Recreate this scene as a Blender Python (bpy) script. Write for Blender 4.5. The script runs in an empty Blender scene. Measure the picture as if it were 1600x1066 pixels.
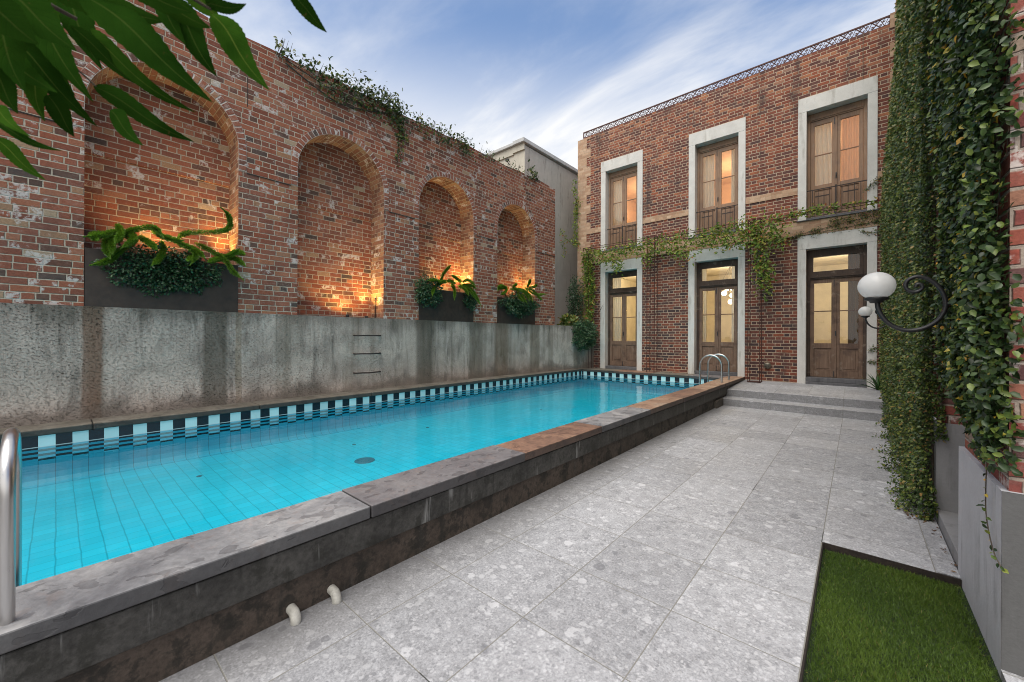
import bpy, math, random
import numpy as np
from mathutils import Vector, Matrix
random.seed(7); RNG = np.random.default_rng(11)
scene = bpy.context.scene
COL = scene.collection
PI = math.pi
R = math.radians

# ------------------------------------------------------------------ node helpers
class Nodes:
    def __init__(s, name):
        s.mat = bpy.data.materials.new(name); s.mat.use_nodes = True
        s.nt = s.mat.node_tree
        s.nt.nodes.clear()
        s.out = s.nt.nodes.new('ShaderNodeOutputMaterial')
    def n(s, t): return s.nt.nodes.new(t)
    def link(s, a, b): s.nt.links.new(a, b)
    def put(s, sock, v):
        if v is None: return
        if isinstance(v, bpy.types.NodeSocket): s.link(v, sock)
        elif isinstance(v, (tuple, list)):
            sock.default_value = (*v, 1.0) if (len(v) == 3 and sock.type == 'RGBA') else tuple(v)
        else: sock.default_value = v
    def m(s, op, a, b=None, c=None, clamp=False):
        x = s.n('ShaderNodeMath'); x.operation = op; x.use_clamp = clamp
        s.put(x.inputs[0], a); s.put(x.inputs[1], b); s.put(x.inputs[2], c)
        return x.outputs[0]
    def vm(s, op, a, b=None):
        x = s.n('ShaderNodeVectorMath'); x.operation = op
        s.put(x.inputs[0], a); s.put(x.inputs[1], b)
        return x.outputs[0]
    def mix(s, f, a, b, mode='MIX'):
        x = s.n('ShaderNodeMix'); x.data_type = 'RGBA'; x.blend_type = mode
        s.put(x.inputs[0], f); s.put(x.inputs[6], a); s.put(x.inputs[7], b)
        return x.outputs[2]
    def noise(s, vec, scale, detail=4, rough=0.55, dist=0.0, col=False):
        x = s.n('ShaderNodeTexNoise'); s.put(x.inputs['Vector'], vec)
        x.inputs['Scale'].default_value = scale; x.inputs['Detail'].default_value = detail
        x.inputs['Roughness'].default_value = rough; x.inputs['Distortion'].default_value = dist
        return x.outputs['Color' if col else 'Fac']
    def white(s, vec):
        x = s.n('ShaderNodeTexWhiteNoise'); x.noise_dimensions = '3D'; s.put(x.inputs['Vector'], vec)
        return x.outputs['Value'], x.outputs['Color']
    def voro(s, vec, scale, feature='F1', rnd=1.0):
        x = s.n('ShaderNodeTexVoronoi'); x.feature = feature; s.put(x.inputs['Vector'], vec)
        x.inputs['Scale'].default_value = scale; x.inputs['Randomness'].default_value = rnd
        return x
    def ramp(s, f, stops, interp='LINEAR'):
        x = s.n('ShaderNodeValToRGB'); x.color_ramp.interpolation = interp
        e = x.color_ramp.elements
        while len(e) < len(stops): e.new(0.5)
        for i, (p, c) in enumerate(stops):
            e[i].position = p
            e[i].color = (c, c, c, 1) if not isinstance(c, (tuple, list)) else (*c, 1)
        s.put(x.inputs[0], f)
        return x.outputs[0]
    def maprange(s, v, a, b, c=0.0, d=1.0, smooth=True):
        x = s.n('ShaderNodeMapRange'); x.interpolation_type = 'SMOOTHSTEP' if smooth else 'LINEAR'
        s.put(x.inputs[0], v)
        for i, k in enumerate((a, b, c, d)): s.put(x.inputs[i + 1], k)
        return x.outputs[0]
    def xyz(s, x, y, z=0.0):
        c = s.n('ShaderNodeCombineXYZ'); s.put(c.inputs[0], x); s.put(c.inputs[1], y); s.put(c.inputs[2], z)
        return c.outputs[0]
    def sep(s, v):
        c = s.n('ShaderNodeSeparateXYZ'); s.put(c.inputs[0], v); return c.outputs
    def uv(s): return s.n('ShaderNodeTexCoord').outputs['UV']
    def pos(s): return s.n('ShaderNodeNewGeometry').outputs['Position']
    def scale(s, v, k): return s.vm('MULTIPLY', v, k)
    def bump(s, h, strength=0.5, dist=0.01, nrm=None):
        b = s.n('ShaderNodeBump'); b.inputs['Strength'].default_value = strength
        b.inputs['Distance'].default_value = dist; s.put(b.inputs['Height'], h)
        if nrm is not None: s.link(nrm, b.inputs['Normal'])
        return b.outputs[0]
    def principled(s, color, rough=0.7, normal=None, metal=0.0, spec=0.5, **kw):
        p = s.n('ShaderNodeBsdfPrincipled')
        s.put(p.inputs['Base Color'], color); s.put(p.inputs['Roughness'], rough)
        p.inputs['Metallic'].default_value = metal; s.put(p.inputs['Specular IOR Level'], spec)
        if normal is not None: s.link(normal, p.inputs['Normal'])
        for k, v in kw.items(): s.put(p.inputs[k.replace('_', ' ')], v)
        s.link(p.outputs[0], s.out.inputs[0])
        return p

M = {}

def brick_mat(name, palette, mortar, S=0.25, H=0.12, ph=0.09, joint=0.012, bond='flemish', wash=0.0,
              stain=0.0, soot=0.0, dark_low=None, bump=0.7, seed=0.0, washcol=(0.46, 0.355, 0.30), mott=0.25, vary=None):
    g = Nodes(name); uv = g.uv(); P = g.pos()
    u, v, _ = g.sep(uv)
    wob = g.noise(P, 1.1, 2); wob2 = g.noise(P, 18, 3, col=True)
    wr, wg, wb = g.sep(wob2)
    v = g.m('ADD', v, g.m('MULTIPLY', g.m('SUBTRACT', wob, 0.5), 0.02))
    vv = g.m('DIVIDE', v, ph); row = g.m('FLOOR', vv); fv = g.m('SUBTRACT', vv, row)
    rr, _ = g.white(g.xyz(row, 3.7 + seed, 1.3))
    if bond == 'flemish':
        per = S + H
        off = g.m('MULTIPLY', g.m('MODULO', g.m('ABSOLUTE', row), 2.0), per * 0.5)
        uu = g.m('ADD', g.m('ADD', u, 40 * per), g.m('ADD', off, g.m('MULTIPLY', rr, 0.03)))
        k = g.m('FLOOR', g.m('DIVIDE', uu, per)); p = g.m('SUBTRACT', uu, g.m('MULTIPLY', k, per))
        isH = g.m('GREATER_THAN', p, S)
        x = g.m('SUBTRACT', p, g.m('MULTIPLY', isH, S))
        L = g.m('SUBTRACT', S, g.m('MULTIPLY', isH, S - H))
        idu = g.m('ADD', g.m('MULTIPLY', k, 2.0), isH)
    elif bond == 'soldier':
        L = 8.0; x = 4.0; idu = g.m('MULTIPLY', u, 0.0); isH = 0.0
    else:
        isH = g.m('LESS_THAN', g.m('MODULO', g.m('ADD', g.m('ABSOLUTE', row), 1.0), 4.0), 0.5) if bond == 'garden' else (1.0 if bond == 'header' else 0.0)
        L = g.m('SUBTRACT', S, g.m('MULTIPLY', isH, S - H))
        off = g.m('MULTIPLY', g.m('MULTIPLY', g.m('MODULO', g.m('ABSOLUTE', row), 2.0), 0.5), L)
        jit = 0.07 if bond == 'garden' else 0.0
        uu = g.m('ADD', g.m('ADD', u, 25.0), g.m('ADD', off, g.m('MULTIPLY', rr, jit)))
        k = g.m('FLOOR', g.m('DIVIDE', uu, L)); x = g.m('SUBTRACT', uu, g.m('MULTIPLY', k, L))
        idu = k
    dx = g.m('MINIMUM', x, g.m('SUBTRACT', L, x)) if bond != 'soldier' else g.m('MINIMUM', u, g.m('SUBTRACT', 0.118, u))
    dy = g.m('MULTIPLY', g.m('MINIMUM', fv, g.m('SUBTRACT', 1.0, fv)), ph)
    edge = g.m('MINIMUM', dx, dy)
    edge = g.m('ADD', edge, g.m('MULTIPLY', g.m('SUBTRACT', wr, 0.5), 0.011))
    face = g.maprange(edge, joint * 0.32, joint * 0.75)
    rnd, rcol = g.white(g.xyz(idu, row, 7.7 + seed))
    c0, c1, c2 = g.sep(rcol)
    if vary is not None:
        # broad drift of the palette up the wall
        px, py, pz = g.sep(P)
        rnd = g.m('ADD', g.m('MULTIPLY', rnd, vary[2]), g.maprange(pz, vary[0], vary[1], 0, 1 - vary[2], False), clamp=True)
    col = g.ramp(rnd, palette)
    fine = g.noise(P, 55, 5, 0.7); mid = g.noise(P, 9, 4, 0.6)
    col = g.mix(1.0, col, g.ramp(fine, [(0.25, 1 - mott * 1.3), (0.75, 1 + mott)]), 'MULTIPLY')
    col = g.mix(g.m('MULTIPLY', c1, 0.25), col, g.ramp(mid, [(0.3, (0.07, 0.05, 0.05)), (0.7, (0.36, 0.2, 0.15))]))
    mort = g.mix(g.noise(P, 4, 4), g.vm('MULTIPLY', mortar, (0.72, 0.7, 0.68)), g.vm('MULTIPLY', mortar, (1.15, 1.15, 1.15)))
    mort = g.mix(1.0, mort, g.ramp(fine, [(0.2, 0.7), (0.8, 1.2)]), 'MULTIPLY')
    c = g.mix(face, mort, col)
    if wash > 0:
        w1 = g.noise(P, 1.3, 5, 0.62); w2 = g.noise(P, 23, 5, 0.75); w3 = g.noise(P, 4.5, 5, 0.6)
        wm = g.m('MULTIPLY', g.maprange(w1, 0.40, 0.68), g.maprange(w2, 0.42, 0.68))
        c = g.mix(g.m('MULTIPLY', wm, wash), c, washcol)
        w4 = g.m('MULTIPLY', g.maprange(g.m('ADD', g.m('MULTIPLY', c2, 0.30), w3), 0.80, 0.86), g.maprange(w2, 0.38, 0.55))
        c = g.mix(g.m('MULTIPLY', w4, 0.85), c, (0.62, 0.56, 0.52))
    if soot > 0:
        sx, sy, sz = g.sep(P)
        st = g.noise(g.xyz(g.m('MULTIPLY', sx, 1.6), g.m('MULTIPLY', sy, 1.6), g.m('MULTIPLY', sz, 0.35)), 1.4, 5, 0.6)
        c = g.mix(g.m('MULTIPLY', g.maprange(st, 0.5, 0.72), soot), c, (0.045, 0.04, 0.04))
    if dark_low is not None:
        sx, sy, sz = g.sep(P)
        c = g.mix(g.m('MULTIPLY', g.maprange(g.m('ADD', sz, g.m('MULTIPLY', g.m('SUBTRACT', mid, 0.5), 0.5)), dark_low[0], dark_low[1], 1, 0), dark_low[2]), c, (0.05, 0.045, 0.04))
    hgt = g.m('ADD', g.m('MULTIPLY', face, 1.0), g.m('ADD', g.m('MULTIPLY', fine, 0.45), g.m('MULTIPLY', rnd, 0.35)))
    g.principled(c, 0.88, g.bump(hgt, bump, 0.012), spec=0.25)
    M[name] = g.mat
    return g.mat

def simple(name, color, rough=0.6, metal=0.0, nscale=20, var=0.25, bump=0.0, spec=0.5, stretch=(1, 1, 1), **kw):
    g = Nodes(name); P = g.scale(g.pos(), stretch)
    n = g.noise(P, nscale, 5, 0.6)
    c = g.mix(1.0, color, g.ramp(n, [(0.25, 1 - var), (0.75, 1 + var)]), 'MULTIPLY')
    rg = g.m('ADD', g.m('MULTIPLY', g.m('SUBTRACT', n, 0.5), 0.2), rough, clamp=True)
    g.principled(c, rg, g.bump(n, bump, 0.01) if bump else None, metal, spec, **kw)
    M[name] = g.mat
    return g.mat

# ------------------------------------------------------------------ mesh helpers
ORG = {}
class MB:
    def __init__(s): s.v = []; s.f = []; s.uv = []; s.mi = []; s.sm = []
    def face(s, pts, uv=None, mi=0, smooth=False):
        b = len(s.v); s.v += [tuple(p) for p in pts]; s.f.append(tuple(range(b, b + len(pts))))
        if uv is None:
            a = Vector(pts[0]); nrm = Vector((0, 0, 0))
            for i in range(1, len(pts) - 1): nrm += (Vector(pts[i]) - a).cross(Vector(pts[i + 1]) - a)
            ax = max(range(3), key=lambda i: abs(nrm[i]))
            uv = [(p[1], p[2]) if ax == 0 else (p[0], p[2]) if ax == 1 else (p[0], p[1]) for p in pts]
        s.uv.append(uv); s.mi.append(mi); s.sm.append(smooth)
    def box(s, x0, x1, y0, y1, z0, z1, skip='', mi=0):
        p = [(x, y, z) for z in (z0, z1) for y in (y0, y1) for x in (x0, x1)]
        for k, q in (('b', (0, 2, 3, 1)), ('t', (4, 5, 7, 6)), ('f', (0, 1, 5, 4)), ('k', (2, 6, 7, 3)), ('l', (0, 4, 6, 2)), ('r', (1, 3, 7, 5))):
            if k not in skip: s.face([p[i] for i in q], mi=mi)
    def grid(s, P, smooth=True, close_u=False, uv=None, mi=0):
        # P[i][j] points share vertices
        n, m = len(P), len(P[0]); b = len(s.v)
        for row in P: s.v += [tuple(p) for p in row]
        for i in range(n - 1):
            for j in range(m if close_u else m - 1):
                j2 = (j + 1) % m
                q = (b + i * m + j, b + i * m + j2, b + (i + 1) * m + j2, b + (i + 1) * m + j)
                s.f.append(q)
                if uv: s.uv.append([uv(i, j), uv(i, j + 1), uv(i + 1, j + 1), uv(i + 1, j)])
                else: s.uv.append([(j * 0.1, i * 0.1), (j * 0.1 + 0.1, i * 0.1), (j * 0.1 + 0.1, i * 0.1 + 0.1), (j * 0.1, i * 0.1 + 0.1)])
                s.mi.append(mi); s.sm.append(smooth)
    def tube(s, pts, r, n=10, cap=True, mi=0):
        pts = [Vector(p) for p in pts]; rings = []
        rad = r if isinstance(r, (list, tuple)) else [r] * len(pts)
        up = None
        for i, p in enumerate(pts):
            t = (pts[min(i + 1, len(pts) - 1)] - pts[max(i - 1, 0)]).normalized()
            if up is None:
                up = Vector((0, 0, 1)) if abs(t.z) < 0.9 else Vector((1, 0, 0))
            a = t.cross(up)
            if a.length < 1e-6: a = t.cross(Vector((0.3, 0.8, 0.5)))
            a.normalize(); b2 = a.cross(t).normalized(); up = b2
            rings.append([p + (a * math.cos(2 * PI * k / n) + b2 * math.sin(2 * PI * k / n)) * rad[i] for k in range(n)])
        s.grid(rings, True, True, mi=mi)
        if cap:
            s.face(list(reversed(rings[0])), mi=mi); s.face(rings[-1], mi=mi)
    def lathe(s, prof, c, axis='z', n=28, mi=0):
        P = []
        for (r, h) in prof:
            row = []
            for k in range(n):
                a = 2 * PI * k / n; x, y = r * math.cos(a), r * math.sin(a)
                d = (x, y, h) if axis == 'z' else (x, h, y) if axis == 'y' else (h, x, y)
                row.append((c[0] + d[0], c[1] + d[1], c[2] + d[2]))
            P.append(row)
        s.grid(P, True, True, mi=mi)
    def build(s, name, mat, parent=None, bevel=0.0, seg=1, merge=False):
        org = ORG.get(parent.name, Vector((0, 0, 0))) if parent else Vector((0, 0, 0))
        me = bpy.data.meshes.new(name)
        me.from_pydata([(v[0] - org.x, v[1] - org.y, v[2] - org.z) for v in s.v], [], s.f)
        ul = me.uv_layers.new(name='UVMap')
        flat = [c for f in s.uv for p in f for c in p]
        ul.data.foreach_set('uv', flat)
        for m_ in (mat if isinstance(mat, (list, tuple)) else [mat]): me.materials.append(m_)
        me.polygons.foreach_set('material_index', s.mi)
        me.polygons.foreach_set('use_smooth', s.sm)
        if merge:
            import bmesh
            bm = bmesh.new(); bm.from_mesh(me); bmesh.ops.remove_doubles(bm, verts=bm.verts, dist=1e-5); bm.to_mesh(me); bm.free()
        me.update()
        o = bpy.data.objects.new(name, me); COL.objects.link(o)
        if parent is not None: o.parent = parent; ORG[o.name] = org
        else: ORG[o.name] = Vector((0, 0, 0))
        if bevel:
            import bmesh
            bm = bmesh.new(); bm.from_mesh(me); bmesh.ops.remove_doubles(bm, verts=bm.verts, dist=1e-5)
            bmesh.ops.recalc_face_normals(bm, faces=bm.faces); bm.to_mesh(me); bm.free()
            b = o.modifiers.new('bevel', 'BEVEL'); b.width = bevel; b.segments = seg; b.limit_method = 'ANGLE'; b.angle_limit = R(40)
        return o

def tag(o, label=None, cat=None, group=None, kind=None):
    if label: o['label'] = label
    if cat: o['category'] = cat
    if group: o['group'] = group
    if kind: o['kind'] = kind
    return o

def thing(name, loc, label, cat, group=None):
    o = bpy.data.objects.new(name, None); COL.objects.link(o); o.location = loc
    o.empty_display_size = 0.1
    ORG[o.name] = Vector(loc)
    return tag(o, label, cat, group)

LEAF = {
 'kite': ([(0, 0, 0), (0.45, 0.5, 0.12), (1, 0, -0.06), (0.45, -0.5, 0.12)], [(0, 2, 1), (0, 3, 2)]),
 'oval': ([(0, 0, 0), (0.22, 0.40, 0.10), (0.60, 0.50, 0.10), (1, 0, -0.10), (0.60, -0.50, 0.10), (0.22, -0.40, 0.10), (0.45, 0, 0.0)],
          [(0, 6, 1), (1, 6, 2), (2, 6, 3), (3, 6, 4), (4, 6, 5), (5, 6, 0)]),
 'blade': ([(0, 0.5, 0), (0, -0.5, 0), (0.55, -0.3, 0.06), (0.55, 0.3, 0.06), (1, 0, -0.02)], [(0, 1, 2, 3), (3, 2, 4)]),
 'needle': ([(0, 0.5, 0), (0, -0.5, 0), (1, 0, 0)], [(0, 1, 2)]),
}
def norm(a): return a / (np.linalg.norm(a, axis=1, keepdims=True) + 1e-9)
def leaves(name, kind, pos, axis, nrm, length, width, mat, parent=None, val=None, extra=None, curl=0.0):
    """many small leaf faces as one foliage mesh; val gives the per leaf tint"""
    T, Fc = LEAF[kind]; T = np.array(T, float)
    pos = np.asarray(pos, float); n = len(pos)
    axis = norm(np.asarray(axis, float)); side = norm(np.cross(np.asarray(nrm, float), axis)); up = np.cross(axis, side)
    length = np.broadcast_to(np.asarray(length, float), (n,)); width = np.broadcast_to(np.asarray(width, float), (n,))
    V = (pos[:, None, :] + axis[:, None, :] * (T[None, :, 0, None] * length[:, None, None])
         + side[:, None, :] * (T[None, :, 1, None] * width[:, None, None])
         + up[:, None, :] * ((T[None, :, 2, None] - curl * T[None, :, 0, None] ** 2) * length[:, None, None]))
    k = len(T); V = V.reshape(-1, 3)
    org = ORG.get(parent.name, Vector((0, 0, 0))) if parent else Vector((0, 0, 0))
    V = V - np.array(org)
    if val is None: val = RNG.random(n)
    vals = np.repeat(val, k)
    sizes = np.array([len(f) for f in Fc]); flat = np.array([i for f in Fc for i in f])
    loops = (flat[None, :] + (np.arange(n) * k)[:, None]).reshape(-1)
    tot = np.tile(sizes, n)
    if extra is not None:
        eb = len(V); ev = np.array(extra.v, float) - np.array(org)
        V = np.vstack([V, ev]); vals = np.concatenate([vals, np.full(len(ev), -1.0)])
        loops = np.concatenate([loops, np.array([i + eb for f in extra.f for i in f])])
        tot = np.concatenate([tot, [len(f) for f in extra.f]])
    me = bpy.data.meshes.new(name)
    me.vertices.add(len(V)); me.vertices.foreach_set('co', V.reshape(-1))
    me.loops.add(len(loops)); me.loops.foreach_set('vertex_index', loops.astype(np.int32))
    me.polygons.add(len(tot)); st = np.concatenate([[0], np.cumsum(tot)[:-1]])
    me.polygons.foreach_set('loop_start', st.astype(np.int32))
    try: me.polygons.foreach_set('loop_total', tot.astype(np.int32))
    except Exception: pass
    a = me.attributes.new('tint', 'FLOAT', 'POINT'); a.data.foreach_set('value', vals.astype(np.float32))
    me.materials.append(mat); me.update(calc_edges=True); me.validate()
    o = bpy.data.objects.new(name, me); COL.objects.link(o)
    if parent is not None: o.parent = parent; ORG[o.name] = org
    return o

def leaf_mat(name, stops, rough=0.45, trans=0.25, spec=0.5, stem=(0.05, 0.035, 0.02), sheen=0.0):
    g = Nodes(name)
    a = g.n('ShaderNodeAttribute'); a.attribute_name = 'tint'; t = a.outputs['Fac']
    c = g.ramp(t, stops)
    c = g.mix(1.0, c, g.ramp(g.noise(g.pos(), 60, 3), [(0.3, 0.75), (0.7, 1.25)]), 'MULTIPLY')
    c = g.mix(g.m('LESS_THAN', t, -0.5), c, stem)
    p = g.principled(c, rough, spec=spec)
    tr = g.n('ShaderNodeBsdfTranslucent'); g.link(c, tr.inputs[0])
    ms = g.n('ShaderNodeMixShader'); ms.inputs[0].default_value = trans
    g.link(p.outputs[0], ms.inputs[1]); g.link(tr.outputs[0], ms.inputs[2]); g.link(ms.outputs[0], g.out.inputs[0])
    M[name] = g.mat
    return g.mat

def rdir(n, bias=(0, 0, 0), k=1.0):
    return norm(RNG.normal(size=(n, 3)) * k + np.array(bias))
def spline(pts, n):
    """Catmull-Rom through pts"""
    P = [np.array(p, float) for p in pts]; P = [2 * P[0] - P[1]] + P + [2 * P[-1] - P[-2]]
    out = []; seg = len(P) - 3
    for i in range(n):
        t = i / (n - 1) * seg; k = min(int(t), seg - 1); t -= k
        a, b, c, d = P[k:k + 4]
        out.append(0.5 * ((2 * b) + (c - a) * t + (2 * a - 5 * b + 4 * c - d) * t * t + (3 * b - a - 3 * c + d) * t ** 3))
    return np.array(out)

# ------------------------------------------------------------------ materials
RED = [(0.0, (0.077, 0.0605, 0.0539)), (0.04, (0.121, 0.0638, 0.047)), (0.14, (0.22, 0.0726, 0.0451)), (0.45, (0.2882, 0.088, 0.049)), (0.75, (0.341, 0.11, 0.0608)), (0.93, (0.396, 0.154, 0.0823)), (0.975, (0.374, 0.198, 0.1078)), (1.0, (0.462, 0.352, 0.2352))]
HOUSE = [(0.0, (0.04, 0.034, 0.038)), (0.16, (0.078, 0.042, 0.040)), (0.42, (0.14, 0.048, 0.036)), (0.62, (0.20, 0.062, 0.040)),
         (0.80, (0.29, 0.088, 0.046)), (0.92, (0.39, 0.165, 0.085)), (1.0, (0.17, 0.165, 0.17))]
CREAM = [(0.0, (0.40, 0.245, 0.155)), (0.5, (0.50, 0.325, 0.215)), (1.0, (0.56, 0.40, 0.28))]
brick_mat('old_red_brick', RED, (0.52, 0.44, 0.345), S=0.235, H=0.115, ph=0.0862, joint=0.012, bond='garden', wash=0.26, soot=0.2, dark_low=None)
brick_mat('arch_brick', RED, (0.60, 0.53, 0.47), S=0.265, H=0.115, ph=0.083, joint=0.014, bond='soldier', wash=0.8, seed=3.0)
brick_mat('reveal_brick', [(0, (0.16, 0.075, 0.05)), (0.5, (0.28, 0.12, 0.075)), (1, (0.40, 0.23, 0.13))], (0.42, 0.34, 0.25), S=0.235, H=0.115, ph=0.0862, joint=0.012, bond='garden', wash=0.3, seed=5.0)
brick_mat('house_brick', HOUSE, (0.50, 0.385, 0.285), S=0.245, H=0.125, ph=0.0835, joint=0.0145, bond='flemish', soot=0.75, seed=9.0, mott=0.35, vary=(1.0, 10.0, 0.74))
brick_mat('cream_brick', CREAM, (0.46, 0.34, 0.22), S=0.245, H=0.125, ph=0.0835, joint=0.008, bond='garden', soot=0.2, seed=2.0, mott=0.15, bump=0.3)
brick_mat('pier_brick', [(0, (0.10, 0.05, 0.05)), (0.3, (0.24, 0.055, 0.045)), (0.7, (0.30, 0.075, 0.05)), (0.9, (0.33, 0.16, 0.10)), (1, (0.33, 0.26, 0.2))],
          (0.36, 0.30, 0.25), S=0.28, H=0.135, ph=0.0905, joint=0.017, bond='garden', wash=0.35, seed=14.0, bump=1.0)

def concrete_wall_mat():
    g = Nodes('weathered_concrete'); P = g.pos(); x, y, z = g.sep(P)
    fine = g.noise(P, 38, 6, 0.72); mid = g.noise(P, 2.2, 5, 0.6)
    st = g.noise(g.xyz(x, g.m('MULTIPLY', y, 3.4), g.m('MULTIPLY', z, 0.6)), 1.0, 7, 0.66, 0.5)
    st2 = g.noise(g.xyz(x, g.m('MULTIPLY', y, 2.1), g.m('MULTIPLY', z, 0.10)), 0.8, 3, 0.5)
    base = g.ramp(mid, [(0.3, (0.34, 0.305, 0.27)), (0.55, (0.50, 0.455, 0.405)), (0.75, (0.62, 0.57, 0.51))])
    c = g.mix(g.m('MULTIPLY', g.maprange(st, 0.50, 0.70), 0.65), base, (0.10, 0.094, 0.08))
    c = g.mix(g.m('MULTIPLY', g.maprange(g.noise(g.xyz(x, y, g.m('MULTIPLY', z, 0.7)), 1.6, 5, 0.65, 0.8), 0.52, 0.68), 0.65), c, (0.66, 0.605, 0.54))
    dr = g.noise(g.xyz(x, g.m('MULTIPLY', y, 15.0), g.m('MULTIPLY', z, 0.45)), 1.0, 5, 0.65)
    c = g.mix(g.m('MULTIPLY', g.m('MULTIPLY', g.maprange(dr, 0.52, 0.66), g.maprange(z, 0.7, 1.8)), 0.38), c, (0.10, 0.095, 0.082))
    c = g.mix(g.m('MULTIPLY', g.maprange(dr, 0.40, 0.30), 0.4), c, (0.62, 0.57, 0.51))
    c = g.mix(g.m('MULTIPLY', g.maprange(st2, 0.52, 0.66), 0.6), c, (0.125, 0.112, 0.08))
    # broad rust brown runs below the planter edges
    def band(y0, w, col, f, c):
        d = g.m('ABSOLUTE', g.m('SUBTRACT', g.m('ADD', y, g.m('MULTIPLY', g.m('SUBTRACT', st, 0.5), 0.10)), y0))
        return g.mix(g.m('MULTIPLY', g.maprange(d, w * 0.6, w, 1, 0), f), c, col)
    c = band(0.31, 0.11, (0.20, 0.125, 0.085), 0.75, c)
    c = band(1.62, 0.20, (0.085, 0.078, 0.06), 0.7, c)
    c = band(1.93, 0.05, (0.26, 0.21, 0.14), 0.5, c)
    c = band(5.55, 0.28, (0.085, 0.08, 0.062), 0.65, c); c = band(8.2, 0.35, (0.14, 0.10, 0.055), 0.6, c); c = band(7.2, 0.3, (0.10, 0.09, 0.06), 0.55, c)
    c = band(9.6, 0.25, (0.12, 0.10, 0.06), 0.55, c)
    # damp foot and grimy top edge
    c = g.mix(g.m('MULTIPLY', g.maprange(g.m('ADD', z, g.m('MULTIPLY', g.m('SUBTRACT', mid, 0.5), 0.7)), 0.52, 0.75, 1, 0), 0.65), c, (0.165, 0.16, 0.14))
    c = g.mix(g.m('MULTIPLY', g.maprange(g.m('ADD', z, g.m('MULTIPLY', g.m('SUBTRACT', st, 0.5), 0.9)), 1.66, 1.95, 0, 1), 0.5), c, (0.085, 0.08, 0.062))
    pits = g.maprange(g.m('MULTIPLY', g.noise(g.xyz(x, g.m('MULTIPLY', y, 0.8), g.m('ADD', g.m('MULTIPLY', z, 1.5), g.m('MULTIPLY', y, 0.5))), 30, 7, 0.85), g.m('ADD', 0.55, g.m('MULTIPLY', g.noise(P, 75, 3, 0.7), 0.9))), 0.34, 0.47)
    pm = g.maprange(g.noise(P, 1.7, 4, 0.6), 0.42, 0.66)
    pitf = g.m('SUBTRACT', 1.0, g.m('MULTIPLY', g.m('SUBTRACT', 1.0, pits), g.m('ADD', g.m('MULTIPLY', pm, 0.62), 0.2)))
    c = g.mix(1.0, c, g.xyz(pitf, pitf, pitf), 'MULTIPLY')
    c = g.mix(1.0, c, g.ramp(fine, [(0.25, 0.82), (0.75, 1.2)]), 'MULTIPLY')
    c = g.mix(1.0, c, (1.05, 0.96, 0.93), 'MULTIPLY')
    g.principled(c, 0.9, g.bump(g.m('ADD', pits, fine), 0.8, 0.02), spec=0.2)
    M['weathered_concrete'] = g.mat
concrete_wall_mat()

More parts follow.
